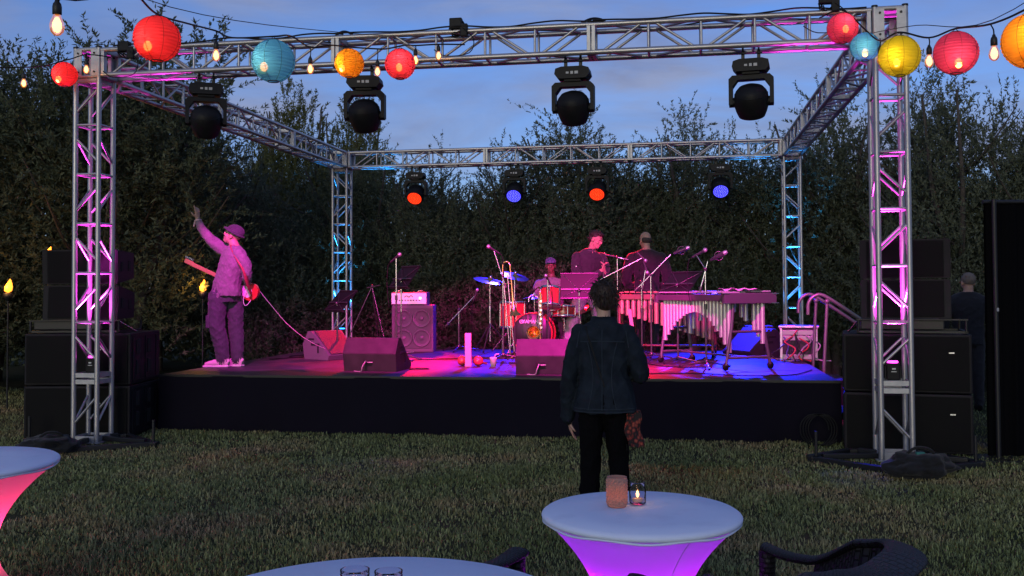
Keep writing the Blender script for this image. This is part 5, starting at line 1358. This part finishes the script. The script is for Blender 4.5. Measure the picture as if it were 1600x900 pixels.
B.limb([(.20, -.22, 1.16), (.225, -.22, 1.185)], [.03, .028], 'skin'); B.hand((.23, -.22, 1.19), (.4, 0, 1), (.9, 0, -.3), 1, .8)
B.limb([(.26, -.14, 1.14), (.26, -.18, 1.18)], [.03, .028], 'skin'); B.hand((.26, -.18, 1.18), (0, -.3, 1), (-.8, -.2, 0), -1, .7)
HM = B.head((.14, -.06, 1.635), (.85, -.42, -.36), (.3, 0, .95), 1.06, 'skin', (.065, -.025, 1.47))
B.finish('body', g, {'skin': skin_a, 'top': fabric('dark_jacket', (.03, .026, .036)), 'pants': fabric('pale_chinos', (.38, .35, .40)), 'shoe': black_plastic}, .0075, amp=.007, seed=12)
eyes(HM, g, 1.06)
hair_cap(HM, g, 1.06, [((0, -.028, .05), (.080, .092, .080)), ((0, .03, .085), (.065, .055, .035)), ((0, -.06, 0), (.074, .052, .07))], tufts=70, seed=4, tl=(.02, .035))
MB().tube([(-.02, -.09, 1.47), (.04, -.10, 1.475), (.10, -.07, 1.47)], .016, 6).build('collar', fabric('dark_jacket2', (.06, .055, .07)), g)
MB().box((-.135, -.245, 1.25), (.012, .004, .012)).build('badge', M('silver_badge', (.6, .6, .62)), g)
hm_ = empty('hand_microphone', (4.80, 4.90, SZ+1.17), 0, 'microphone on a thin stand held by the person looking down', 'microphone')
MB().cyl((0, 0, -1.15), (0, 0, .02), .010).build('post', stand_m, hm_); MB().cyl((0, 0, .0), (.0, 0, .17), .012, .017).build('grip', mic_m, hm_); tripod_t = None
for k in range(3): a = .4+k*2*PI/3; bar('leg', (0, 0, -1.09), (.26*math.cos(a), .26*math.sin(a), -1.16), .009, stand_m, hm_)

# ---------------- bald man with his back to the lawn
g = empty('person', (5.40, 5.35, SZ), 0, 'bald person in black jacket standing with back turned behind the marimba', 'person')
B = Body()
B.loft([(0, 0, .96), (0, 0, .88), (0, 0, .80)], [.165, .175, .16], [.12, .13, .12], (1, 0, 0), 'pants')
for s in (-1, 1):
    B.limb([(s*.09, 0, .84), (s*.10, 0, .48), (s*.11, 0, .10)], [.105, .08, .06], 'pants'); B.shoe((s*.11, 0, .07), (s*.15, 1), 'shoe')
    B.limb([(s*.21, .0, 1.37), (s*.28, -.02, 1.18), (s*.28, .06, .98), (s*.16, .20, .98)], [.09, .08, .064, .05], 'top')
    B.hand((s*.15, .215, .98), (-s*.8, .5, 0), (0, -.2, -1), s, .5)
B.loft([(0, 0, .82), (0, 0, .98), (0, 0, 1.12), (0, 0, 1.26), (0, 0, 1.38), (0, 0, 1.45), (0, 0, 1.50)], [.19, .185, .185, .215, .235, .19, .08], [.145, .14, .135, .14, .13, .095, .075], (1, 0, 0), 'top')
HM = B.head((-.02, .03, 1.635), (-.55, .8, -.12), (0, 0, 1), 1.06, 'skin', (0, 0, 1.47))
B.finish('body', g, {'skin': skin_a, 'top': fabric('black_jacket', (.010, .009, .012)), 'pants': fabric('black_trousers', (.02, .02, .024)), 'shoe': black_plastic}, .008, amp=.007, seed=21)
hair_cap(HM, g, 1.06, [((0, -.04, .0), (.0755, .064, .055))], 'cropped_hair', M('cropped_hair', (.05, .035, .03), .8, bump=(300, .5, .002)))
MB().tube([(.075*math.cos(a*PI/9), .075*math.sin(a*PI/9), 1.49+.01*math.sin(a*PI/9)) for a in range(18)], .017, 6, closed=True).build('collar', fabric('black_jacket_collar', (.03, .028, .034)), g)

# ---------------- crew member half hidden behind the drape
g = empty('person', (9.38, 3.8, 0), 0, 'person in dark hooded top half hidden behind the black screen', 'person')
B = Body()
B.loft([(0, 0, .95), (0, 0, .88), (0, 0, .80)], [.165, .175, .16], [.12, .13, .12], (1, 0, 0), 'pants')
for s in (-1, 1):
    B.limb([(s*.09, 0, .84), (s*.10, 0, .48), (s*.11, 0, .10)], [.105, .08, .06], 'pants'); B.shoe((s*.11, 0, .07), (s*.15, 1), 'shoe')
    B.limb([(s*.21, .0, 1.33), (s*.29, -.02, 1.16), (s*.27, .06, .96), (s*.2, .2, .95)], [.095, .082, .068, .052], 'top'); B.hand((s*.19, .215, .95), (-s*.4, .8, 0), (0, -.2, -1), s, .5)
B.loft([(0, 0, .82), (0, 0, .98), (0, 0, 1.12), (0, 0, 1.26), (0, 0, 1.36), (0, 0, 1.43), (0, 0, 1.47)], [.19, .19, .19, .22, .235, .18, .09], [.15, .145, .14, .145, .13, .10, .085], (1, 0, 0), 'top')
HM = B.head((.01, .02, 1.585), (-.15, 1, -.1), (0, 0, 1), 1.04, 'skin', (0, 0, 1.43))
B.finish('body', g, {'skin': skin_a, 'top': fabric('navy_hoodie', (.007, .008, .013)), 'pants': MATS['black_trousers'], 'shoe': black_plastic}, .009, amp=.008, seed=31)
hair_cap(HM, g, 1.04, [((0, -.022, .035), (.078, .096, .082))], 'hair', M('grey_hair', (.16, .13, .11), .8, bump=(200, .7, .003)), 40, 3, (.015, .03))

# ---------------- woman on the lawn
g = empty('person', (5.351, -2.509, 0), 0, 'woman in dark denim jacket and black trousers standing on the lawn, seen from behind', 'person')
B = Body()
B.loft([(.0, 0, .86), (.0, -.01, .78), (0, 0, .70)], [.155, .172, .165], [.115, .13, .125], (1, 0, 0), 'pants')
for s in (-1, 1):
    B.limb([(s*.088, 0, .76), (s*.095, 0, .56), (s*.098, .01, .42), (s*.105, 0, .24), (s*.11, -.01, .07)], [.100, .090, .078, .074, .075], 'pants'); B.shoe((s*.11, -.01, .06), (s*.15, 1), 'shoe', .25)
B.loft([(.01, -.012, .705), (.01, -.012, .74), (.008, -.01, .84), (.0, -.005, .95), (.0, -.01, 1.08), (.0, -.012, 1.19), (.0, -.01, 1.265), (.0, .0, 1.30), (0, .005, 1.325)], [.232, .228, .205, .180, .186, .195, .170, .09, .06], [.165, .16, .148, .132, .130, .122, .095, .075, .058], (1, 0, 0), 'top')
# left arm hangs, right arm bent to the front
B.limb([(-.165, -.005, 1.225), (-.215, -.03, 1.08), (-.245, -.02, .94), (-.262, .03, .78), (-.266, .06, .66)], [.068, .066, .060, .056, .056], 'top')
B.limb([(-.266, .062, .675), (-.262, .075, .63)], [.024, .023], 'skin'); B.hand((-.262, .078, .628), (.22, .25, -1), (.9, .2, .2), 1, .25, size=.92)
B.limb([(.165, -.005, 1.225), (.225, -.03, 1.09), (.262, -.015, .955), (.20, .15, .96), (.10, .25, 1.02)], [.068, .068, .064, .054, .046], 'top')
B.limb([(.10, .25, 1.02), (.07, .275, 1.04)], [.024, .023], 'skin'); B.hand((.06, .28, 1.045), (-.6, .3, .5), (-.3, -.8, 0), -1, .6, size=.92)
HM = B.head((-.005, .025, 1.445), (-.42, .9, .02), (0, 0, 1), .93, 'skin', (0, .0, 1.30))
denim = M('dark_denim', (.007, .011, .018), .9, 0, bump=(330, .45, .0015), vary=(11, (.015, .022, .033), .35, .72), spec=.15)
seam = M('denim_seam', (.026, .036, .05), .9, spec=.1)
wb = B.finish('body', g, {'skin': M('skin_pale', (.46, .28, .22), .55), 'top': denim, 'pants': M('black_jeans', (.003, .003, .004), .95, spec=.08), 'shoe': black_plastic}, .0072, amp=.012, seed=44)
hair_cap(HM, g, .93, [((0, -.028, .045), (.088, .104, .092)), ((0, -.058, -.005), (.076, .062, .072)), ((0, .03, .09), (.066, .06, .04))], 'hair', hair_dark, 900, 9, (.03, .06))
# jacket details: seams on the back, hem band, cuffs, collar
dg = bpy.context.evaluated_depsgraph_get(); wm = wb.data
from mathutils.bvhtree import BVHTree
bvh = BVHTree.FromPolygons([v.co for v in wm.vertices], [p.vertices for p in wm.polygons])
def on_back(x, z):
    h = bvh.ray_cast(Vector((x, -1, z)), Vector((0, 1, 0))); return (h[0]+Vector((0, -.0015, 0))) if h[0] else None
def seam_line(pts, r=.0035, name='seam', mt=None):
    q = [on_back(x, z) for x, z in pts]; q = [p for p in q if p is not None]
    if len(q) > 2: MB().tube(q, r, 5).build(name, mt or seam, g)
seam_line([(0, 1.25-.018*i) for i in range(30)]); seam_line([(-.03-.03*math.sin(i/24*2.5)*-1*0-.075+.04*math.sin(i/24*PI), 1.17-.019*i) for i in range(24)]); seam_line([(.105-.04*math.sin(i/24*PI), 1.17-.019*i) for i in range(24)])
seam_line([(-.155+.0129*i, 1.17+.006*math.sin(i/24*PI)) for i in range(25)]); seam_line([(-.215+.018*i, .735) for i in range(25)], .003); seam_line([(-.215+.018*i, .715) for i in range(25)], .003)
seam_line([(-.165-.002*i, 1.24-.012*i) for i in range(10)]); seam_line([(.165+.002*i, 1.24-.012*i) for i in range(10)])
seam_line([(-.02-.004*i, 1.27-.001*i) for i in range(3)])
# strap of the bag across her back
sp = [on_back(-.12+.0105*i, 1.27-.030*i) for i in range(14)]; sp = [p for p in sp if p is not None]
bag = empty('shoulder_bag', (5.351, -2.509, 0), 0, 'patterned red and black cloth bag hanging at the right hip of the woman', 'bag')
MB().tube(sp, .006, 6).build('strap', black_rubber, bag)
def bag_mat():
    mt = bpy.data.materials.new('flower_print_cloth'); mt.use_nodes = True; t_ = mt.node_tree; n = t_.nodes; l = t_.links; b = n['Principled BSDF']; b.inputs['Roughness'].default_value = .85
    tcn = n.new('ShaderNodeTexCoord'); v = n.new('ShaderNodeTexVoronoi'); v.inputs['Scale'].default_value = 38; l.new(tcn.outputs['Object'], v.inputs['Vector'])
    r = n.new('ShaderNodeValToRGB'); r.color_ramp.interpolation = 'LINEAR'; e_ = r.color_ramp.elements; e_[0].position = .15; e_[0].color = (.32, .07, .04, 1); e_[1].position = .62; e_[1].color = (.012, .008, .01, 1); k = e_.new(.4); k.color = (.16, .02, .02, 1)
    l.new(v.outputs['Distance'], r.inputs['Fac']); l.new(r.outputs['Color'], b.inputs['Base Color']); return mt
bv = []; bf = []
for j in range(13):
    for i in range(9):
        x = -.055+.11*i/8+.012*math.sin(j*.7); z = .72-.225*j/12
        bv.append((.20+x+.02*j/12, -.085+.012*math.sin(i*1.4+j*.5)+.02*(abs(i-4)/4)**2, z-(.015*abs(math.sin(i*2.2)) if j == 12 else 0)))
nv = len(bv); bv += [(x*1.0, y+.05, z) for x, y, z in bv]
for j in range(12):
    for i in range(8): k = j*9+i; bf += [(k, k+1, k+10, k+9), (nv+k, nv+k+9, nv+k+10, nv+k+1)]
ring = [i for i in range(9)]+[9*j+8 for j in range(1, 13)]+[12*9+i for i in range(7, -1, -1)]+[9*j for j in range(11, 0, -1)]
bf += [(ring[i], ring[(i+1) % len(ring)], nv+ring[(i+1) % len(ring)], nv+ring[i]) for i in range(len(ring))]
MB().add(bv, bf, True).build('pouch', bag_mat(), bag)
for i in range(9): MB().cyl((.163+.014*i, -.07, .50), (.165+.0145*i, -.068, .46), .004, .003, 5).build('fringe', black_rubber, bag)
ear = MB().ball((-.085*.93, -.02, -.045), (.004, .004, .008), 8, 6, HM).build('earring', silver, g)
cb = MB(); cb.lathe([(.066, 1.285), (.078, 1.325), (.083, 1.335), (.097, 1.30), (.10, 1.275)], 28, Matrix.Translation((0, .0, 0))); cb.build('collar', denim, g)

for _o in (g, bag): _o.scale = (.93, 1, 1)
# ================================================================ foreground tables
span_m = M('white_spandex', (.55, .55, .57), .7, 0, bump=(300, .1, .001), spec=.3, trans=(.88, (.85, .85, .87)))
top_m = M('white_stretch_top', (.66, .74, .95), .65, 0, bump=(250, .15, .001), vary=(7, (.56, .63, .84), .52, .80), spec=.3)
leg_m = M('table_steel', (.4, .4, .42), .4, .8)
def flared_table(x, y, r, z, label, colr, power, lx, ly):
    t = empty('cocktail_table', (x, y, 0), .3, label, 'table')
    prof = []
    for i in range(23):
        f = i/22; zz = .02+(z-.05)*f
        waist = .40*r+(.60*r-.012)*abs((f-.40)/.60)**2.1 if f > .40 else .40*r+.38*r*((.40-f)/.40)**1.8
        prof.append((waist, zz))
    cm = MB().lathe(prof, 96)
    cm.v = [(a_*(1+k_), b_*(1+k_), c_) for a_, b_, c_ in cm.v for k_ in [(.030*math.cos(4*math.atan2(b_, a_))+.006*math.sin(11*math.atan2(b_, a_)+c_*9))*(1-min(1, c_/(z-.05)))**.8+.0025*math.sin(23*math.atan2(b_, a_)+3*math.sin(c_*14))*(c_/z)]]
    cm.build('cover', span_m, t)
    for an in (-1.35, 1.8): MB().tube([(math.cos(an)*(r_+.0005)*(1+.030*math.cos(4*an)*(1-min(1, z_/(z-.05)))**.8), math.sin(an)*(r_+.0005)*(1+.030*math.cos(4*an)*(1-min(1, z_/(z-.05)))**.8), z_) for r_, z_ in prof], .0022, 5).build('seam', span_m, t)
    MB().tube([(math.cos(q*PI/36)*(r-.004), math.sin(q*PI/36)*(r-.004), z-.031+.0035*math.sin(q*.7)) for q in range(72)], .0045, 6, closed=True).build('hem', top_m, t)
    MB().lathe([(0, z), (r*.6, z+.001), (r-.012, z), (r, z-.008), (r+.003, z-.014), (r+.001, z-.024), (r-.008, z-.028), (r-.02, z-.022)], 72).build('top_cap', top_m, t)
    bar('column', (0, 0, .03), (0, 0, z-.06), .035, leg_m, t, 16)
    MB().lathe([(.05, .06), (.1, .03), (r*.6, .012), (r*.6, 0), (0, 0)], 24).build('base', leg_m, t)
    MB().cyl((lx, ly, .02), (lx, ly, .075), .05, n=16).build('base_light', M('base_light_case', (.05, .05, .05), .5), t)
    sd2 = bpy.data.lights.new('table_uplight', 'POINT'); sd2.energy = power; sd2.color = colr; sd2.shadow_soft_size = .05
    so2 = bpy.data.objects.new('table_uplight', sd2); col.objects.link(so2); so2.location = (x+lx*.75, y+ly*1.2, .40)
    return t
flared_table(5.702, -5.421, .36, .705, 'flared cocktail table glowing magenta, behind the rounded black chair arms', (.60, .004, 1), 7.5, -.12, -.08)
flared_table(2.47, -4.918, .455, .72, 'flared cocktail table glowing pink-red at the left edge', (1, .02, .12), 10, .06, -.05)
t = empty('round_table', (5.078, -6.663, 0), 0, 'larger white-topped round table cut by the bottom edge', 'table')
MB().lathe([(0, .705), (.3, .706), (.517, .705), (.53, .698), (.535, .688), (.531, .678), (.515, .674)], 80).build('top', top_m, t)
MB().lathe([(.515, .675), (.42, .5), (.34, .3), (.32, .15), (.34, .03)], 64).build('cover', span_m, t)
bar('column', (0, 0, .02), (0, 0, .66), .04, leg_m, t)
# ---- candles
ch = empty('candle_holder', (5.612, -5.372, .7065), 0, 'pink-tan diamond-cut glass candle holder on the magenta table', 'candle holder')
cut_m = bpy.data.materials.new('diamond_cut_glass'); cut_m.use_nodes = True
_n = cut_m.node_tree.nodes; _l = cut_m.node_tree.links; _b = _n['Principled BSDF']; _b.inputs['Base Color'].default_value = (.46, .29, .25, 1); _b.inputs['Roughness'].default_value = .3; _b.inputs['Subsurface Weight'].default_value = .0
_ts = _n.new('ShaderNodeBsdfTranslucent'); _ts.inputs['Color'].default_value = (.75, .4, .28, 1); _ms = _n.new('ShaderNodeMixShader'); _ms.inputs['Fac'].default_value = .4
_l.new(_b.outputs[0], _ms.inputs[1]); _l.new(_ts.outputs[0], _ms.inputs[2]); _l.new(_ms.outputs[0], _n['Material Output'].inputs['Surface'])
hv = []; hf = []; nu, nw = 56, 22
for j in range(nw+1):
    for i in range(nu):
        a = 2*PI*i/nu; z = .006+.10*j/nw
        d = abs(math.sin((i/nu*14+j/nw*5)*PI))*abs(math.sin((i/nu*14-j/nw*5)*PI)); r = .0355+.006*d
        if j in (0, nw): r = .037
        hv.append((r*math.cos(a), r*math.sin(a), z))
for j in range(nw):
    for i in range(nu): hf.append((j*nu+i, j*nu+(i+1) % nu, (j+1)*nu+(i+1) % nu, (j+1)*nu+i))
MB().add(hv, hf, False).build('body', cut_m, ch)
MB().lathe([(.037, .006), (.034, .0), (0, .0)], 40).build('foot', cut_m, ch); MB().lathe([(.037, .106), (.0375, .109), (.034, .109), (.033, .02), (0, .02)], 40).build('rim', cut_m, ch)
point('candle_glow', (5.612, -5.372, .77), .12, (1, .5, .2), .01)
glass = bpy.data.materials.new('clear_jar_glass'); glass.use_nodes = True
_n = glass.node_tree.nodes; _l = glass.node_tree.links; _n.remove(_n['Principled BSDF'])
_tr = _n.new('ShaderNodeBsdfTransparent'); _tr.inputs['Color'].default_value = (.93, .91, .95, 1); _gl = _n.new('ShaderNodeBsdfGlossy'); _gl.inputs['Roughness'].default_value = .05; _gl.inputs['Color'].default_value = (1, .9, .9, 1)
_fr = _n.new('ShaderNodeLayerWeight'); _fr.inputs['Blend'].default_value = .12; _mx = _n.new('ShaderNodeMixShader')
_l.new(_fr.outputs['Fresnel'], _mx.inputs['Fac']); _l.new(_tr.outputs[0], _mx.inputs[1]); _l.new(_gl.outputs[0], _mx.inputs[2]); _l.new(_mx.outputs[0], _n['Material Output'].inputs['Surface'])
wax_m = M('candle_wax', (.75, .62, .5), .5, trans=(.4, (.9, .6, .4))); cflame = M('candle_flame', (1, .5, .1), .5, emit=((1, .42, .12), 7))
def jar(x, y, z, s, label, group, lit):
    t = empty('candle_jar', (x, y, z), 0, label, 'candle jar', group)
    MB().lathe([(0, .004), (.028, .003), (.031, .008), (.032, .055), (.029, .064), (.027, .067), (.029, .069), (.0295, .073), (.027, .075), (.0295, .077), (.0295, .082), (.026, .083), (.0255, .066), (.029, .055), (.028, .010), (0, .008)], 36).build('glass', glass, t).scale = (s, s, s)
    MB().cyl((0, 0, .011*s), (0, 0, .022*s), .02*s, n=20).build('candle', wax_m, t)
    if lit:
        MB().lathe([(0, .024), (.005, .031), (.006, .038), (.003, .047), (0, .054)], 12).build('flame', cflame, t).scale = (s, s, s)
        point('candle_glow', (x, y, z+.045*s), .12, (1, .5, .2), .006)
jar(5.686, -5.325, .7065, 1.0, 'small clear glass jar with burning candle on the magenta table', None, True)
jar(5.035, -6.655, .7075, 1.25, 'clear glass candle jar on the bottom table, left of the pair', 'pair of candle jars on the bottom table', True)
jar(5.118, -6.640, .7075, 1.2, 'clear glass candle jar on the bottom table, right of the pair', 'pair of candle jars on the bottom table', True)
# ================================================================ woven chairs
def wicker_mat():
    mt = bpy.data.materials.new('dark_woven_rattan'); mt.use_nodes = True; t_ = mt.node_tree; n = t_.nodes; l = t_.links; b = n['Principled BSDF']
    b.inputs['Roughness'].default_value = .55; b.inputs['Specular IOR Level'].default_value = .3
    uv = n.new('ShaderNodeUVMap'); mp_ = n.new('ShaderNodeMapping'); mp_.inputs['Scale'].default_value = (1, 1, 1); l.new(uv.outputs['UV'], mp_.inputs['Vector'])
    br = n.new('ShaderNodeTexBrick'); br.inputs['Scale'].default_value = 1; br.inputs['Mortar Size'].default_value = .10; br.inputs['Mortar Smooth'].default_value = .8; br.inputs['Brick Width'].default_value = 1.0; br.inputs['Row Height'].default_value = .5
    br.inputs['Color1'].default_value = (.016, .014, .020, 1); br.inputs['Color2'].default_value = (.011, .010, .015, 1); br.inputs['Mortar'].default_value = (.004, .004, .005, 1)
    l.new(mp_.outputs['Vector'], br.inputs['Vector']); l.new(br.outputs['Color'], b.inputs['Base Color'])
    bp = n.new('ShaderNodeBump'); bp.invert = True; bp.inputs['Strength'].default_value = 1; bp.inputs['Distance'].default_value = .006; l.new(br.outputs['Fac'], bp.inputs['Height']); l.new(bp.outputs['Normal'], b.inputs['Normal'])
    return mt
wick = wicker_mat()
def grid_uv(name, rows, parent, su, sv, closed=False):
    """rows: list of lists of points; real thickness comes from the closed section the caller lays out"""
    nr, nc = len(rows), len(rows[0]); vs = [p for r_ in rows for p in r_]; fs = []; uvs = []
    for j in range(nr-1):
        for i in range(nc-1): fs.append((j*nc+i, j*nc+i+1, (j+1)*nc+i+1, (j+1)*nc+i)); uvs.append(((i*su, j*sv), ((i+1)*su, j*sv), ((i+1)*su, (j+1)*sv), (i*su, (j+1)*sv)))
    fs += [tuple(j for j in range(nc))[::-1], tuple((nr-1)*nc+j for j in range(nc))]
    me = bpy.data.meshes.new(name); me.from_pydata([tuple(v) for v in vs], [], fs); ul = me.uv_layers.new(name='UVMap')
    k = 0
    for f_, q in zip(me.polygons, uvs+[((0, 0),)*nc]*2):
        f_.use_smooth = True
        for li, u in zip(f_.loop_indices, q): ul.data[li].uv = u
    me.materials.append(wick); me.update()
    o = bpy.data.objects.new(name, me); col.objects.link(o); o.parent = parent
    return o
def wicker_chair(x, y, rz, label, s_=1.0, rise=1.0):
    """local: faces +Y, front of the arms at y=0, back at y=-.58; arm centre lines at x=+-.28"""
    k_ = (1-s_)*.285; x, y = x+k_*math.cos(rz), y+k_*math.sin(rz)
    t = empty('wicker_armchair', (x, y, 0), rz, label, 'chair', 'woven armchairs round the tables'); t.scale = (s_, s_, 1)
    # rim: path from the right arm front round the back to the left arm front
    path = []
    for i in range(61):
        f = i/60
        if f < .3: px, py = .285+.02*math.sin(f/.3*PI*.5), -.02-.36*f/.3
        elif f > .7: g_ = (1-f)/.3; px, py = -(.285+.02*math.sin(g_*PI*.5)), -.02-.36*g_
        else:
            a = (f-.3)/.4*PI; px, py = .305*math.copysign(abs(math.cos(a))**.62, math.cos(a)), -.38-.22*abs(math.sin(a))**.62
        k = min(1, max(0, (.36-abs(f-.5))/.22)); kk = k*k*(3-2*k)
        ae = max(0, 1-min(f, 1-f)/.12)
        pz = .565+.10*kk*rise+.025*ae**2-.02*kk*(1-rise)
        w_ = .05+.022*kk+.012*ae
        path.append((Vector((px, py, pz)), w_, kk))
    rows = []
    for i, (p, w_, kk) in enumerate(path):
        d = (path[min(i+1, 60)][0]-path[max(i-1, 0)][0]); d.z = 0; d.normalize(); n_ = Vector((d.y, -d.x, 0))   # outward
        sec = []
        for q in range(17):
            a = 2*PI*q/16; ox = w_*math.cos(a); oz = .016*math.sin(a)
            # the rim slopes inwards as it rises to the back
            sec.append(p+n_*ox+Vector((0, 0, oz+ox*(.10+.12*kk*rise))))
        rows.append(sec)
    grid_uv('arm_rim', rows, t, 1.0, 1.0)
    # back shell
    rows = []
    for i in range(10, 51):
        p, w_, kk = path[i]; d = (path[i+1][0]-path[i-1][0]); d.z = 0; d.normalize(); n_ = Vector((d.y, -d.x, 0)); sec = []
        for q in range(13):
            zz = p.z-.008-(p.z-.33)*q/12; sec.append(Vector((p.x*(1-.10*q/12), p.y*1+.03*q/12, zz))+n_*(.012+.02*math.sin(q/12*PI)))
        sec += [v-n_*.026 for v in sec[::-1]]; sec.append(sec[0])
        rows.append(sec)
    grid_uv('back_shell', rows, t, .9, .9)
    rows = []
    for j in range(21):
        yy = .02-.56*j/20; hw = .255 if yy > -.36 else .255*math.sqrt(max(.05, 1-((-.36-yy)/.25)**2))
        rows.append([Vector((-hw+2*hw*i/16, yy, .40+.012*math.cos(i/16*2*PI))) for i in range(17)]+[Vector((hw-2*hw*i/16, yy, .345)) for i in range(17)]+[Vector((-hw, yy, .412))])
    grid_uv('seat', rows, t, 1, 1)
    for s in (-1, 1):
        rows = [[Vector((s*.285+(.033-.012*j/14)*math.cos(2*PI*q/12)*(1 if True else 0), -.03+(.033-.012*j/14)*math.sin(2*PI*q/12), .575-.575*j/14)) for q in range(13)] for j in range(15)]
        grid_uv('front_leg', rows, t, .8, 1.2)
        bar('rear_leg', (s*.19, -.54, .36), (s*.21, -.60, 0), .02, M('dark_leg', (.02, .018, .024), .5), t)
        bar('side_rail', (s*.275, -.04, .34), (s*.21, -.55, .34), .015, MATS['dark_leg'], t)
    return t
def cyaw(fx, fy): return math.atan2(-fx, fy)
# heading of each chair in world axes (camera-frame heading turned by the camera yaw)
def head_w(l, d): v = Vector((d*math.sin(YAW)+l*math.cos(YAW), d*math.cos(YAW)-l*math.sin(YAW))); return math.atan2(-v.x, v.y)
wicker_chair(5.494, -5.721, head_w(.66, .75), 'dark woven armchair between the bottom table and the magenta table', .92, .15)
wicker_chair(5.992, -5.666, head_w(-.8, .6), 'dark woven armchair at the bottom right of the lawn', .90)
# ================================================================ bags on the lawn
def soft_bag(x, y, sx_, sy_, sz_, label, seed, rz):
    t = empty('black_bag', (x, y, 0), rz, label, 'bag'); mb = MB(); bm_ = bmesh.new(); bmesh.ops.create_icosphere(bm_, subdivisions=5, radius=1)
    for v in bm_.verts:
        c = v.co.copy(); n_ = noise.noise(c*1.6+Vector((seed, 0, 0)))*.28+noise.noise(c*4.2+Vector((seed, 3, 0)))*.10; r_ = 1+n_-.06*abs(math.sin(c.x*7+n_*9))
        v.co = Vector((c.x*sx_*r_, c.y*sy_*r_, max(.004, sz_*(.5+.62*c.z*r_))))
    mb.bm(bm_, None, True); mb.build('body', fabric('black_nylon', (.004, .004, .006)), t)
    MB().tube(catmull([(-sx_*.5, -.02, sz_*.85), (-sx_*.2, -.06, sz_*1.25), (sx_*.2, -.08, sz_*1.2), (sx_*.5, -.04, sz_*.8)], 5), .012, 6).build('strap', MATS['black_nylon'], t)
    return t
b_ = soft_bag(7.72, -.80, .27, .18, .20, 'crumpled black bag on the lawn before the right front tower', 2.0, .2)
MB().box((0, -.03, .20), (.07, .04, .03), bev=.01).build('green_tag', M('teal_cloth', (.03, .16, .15), .8), b_)
soft_bag(.02, -.72, .26, .2, .17, 'crumpled black bag on the lawn beside the left table and tower', 7.0, 1.0)
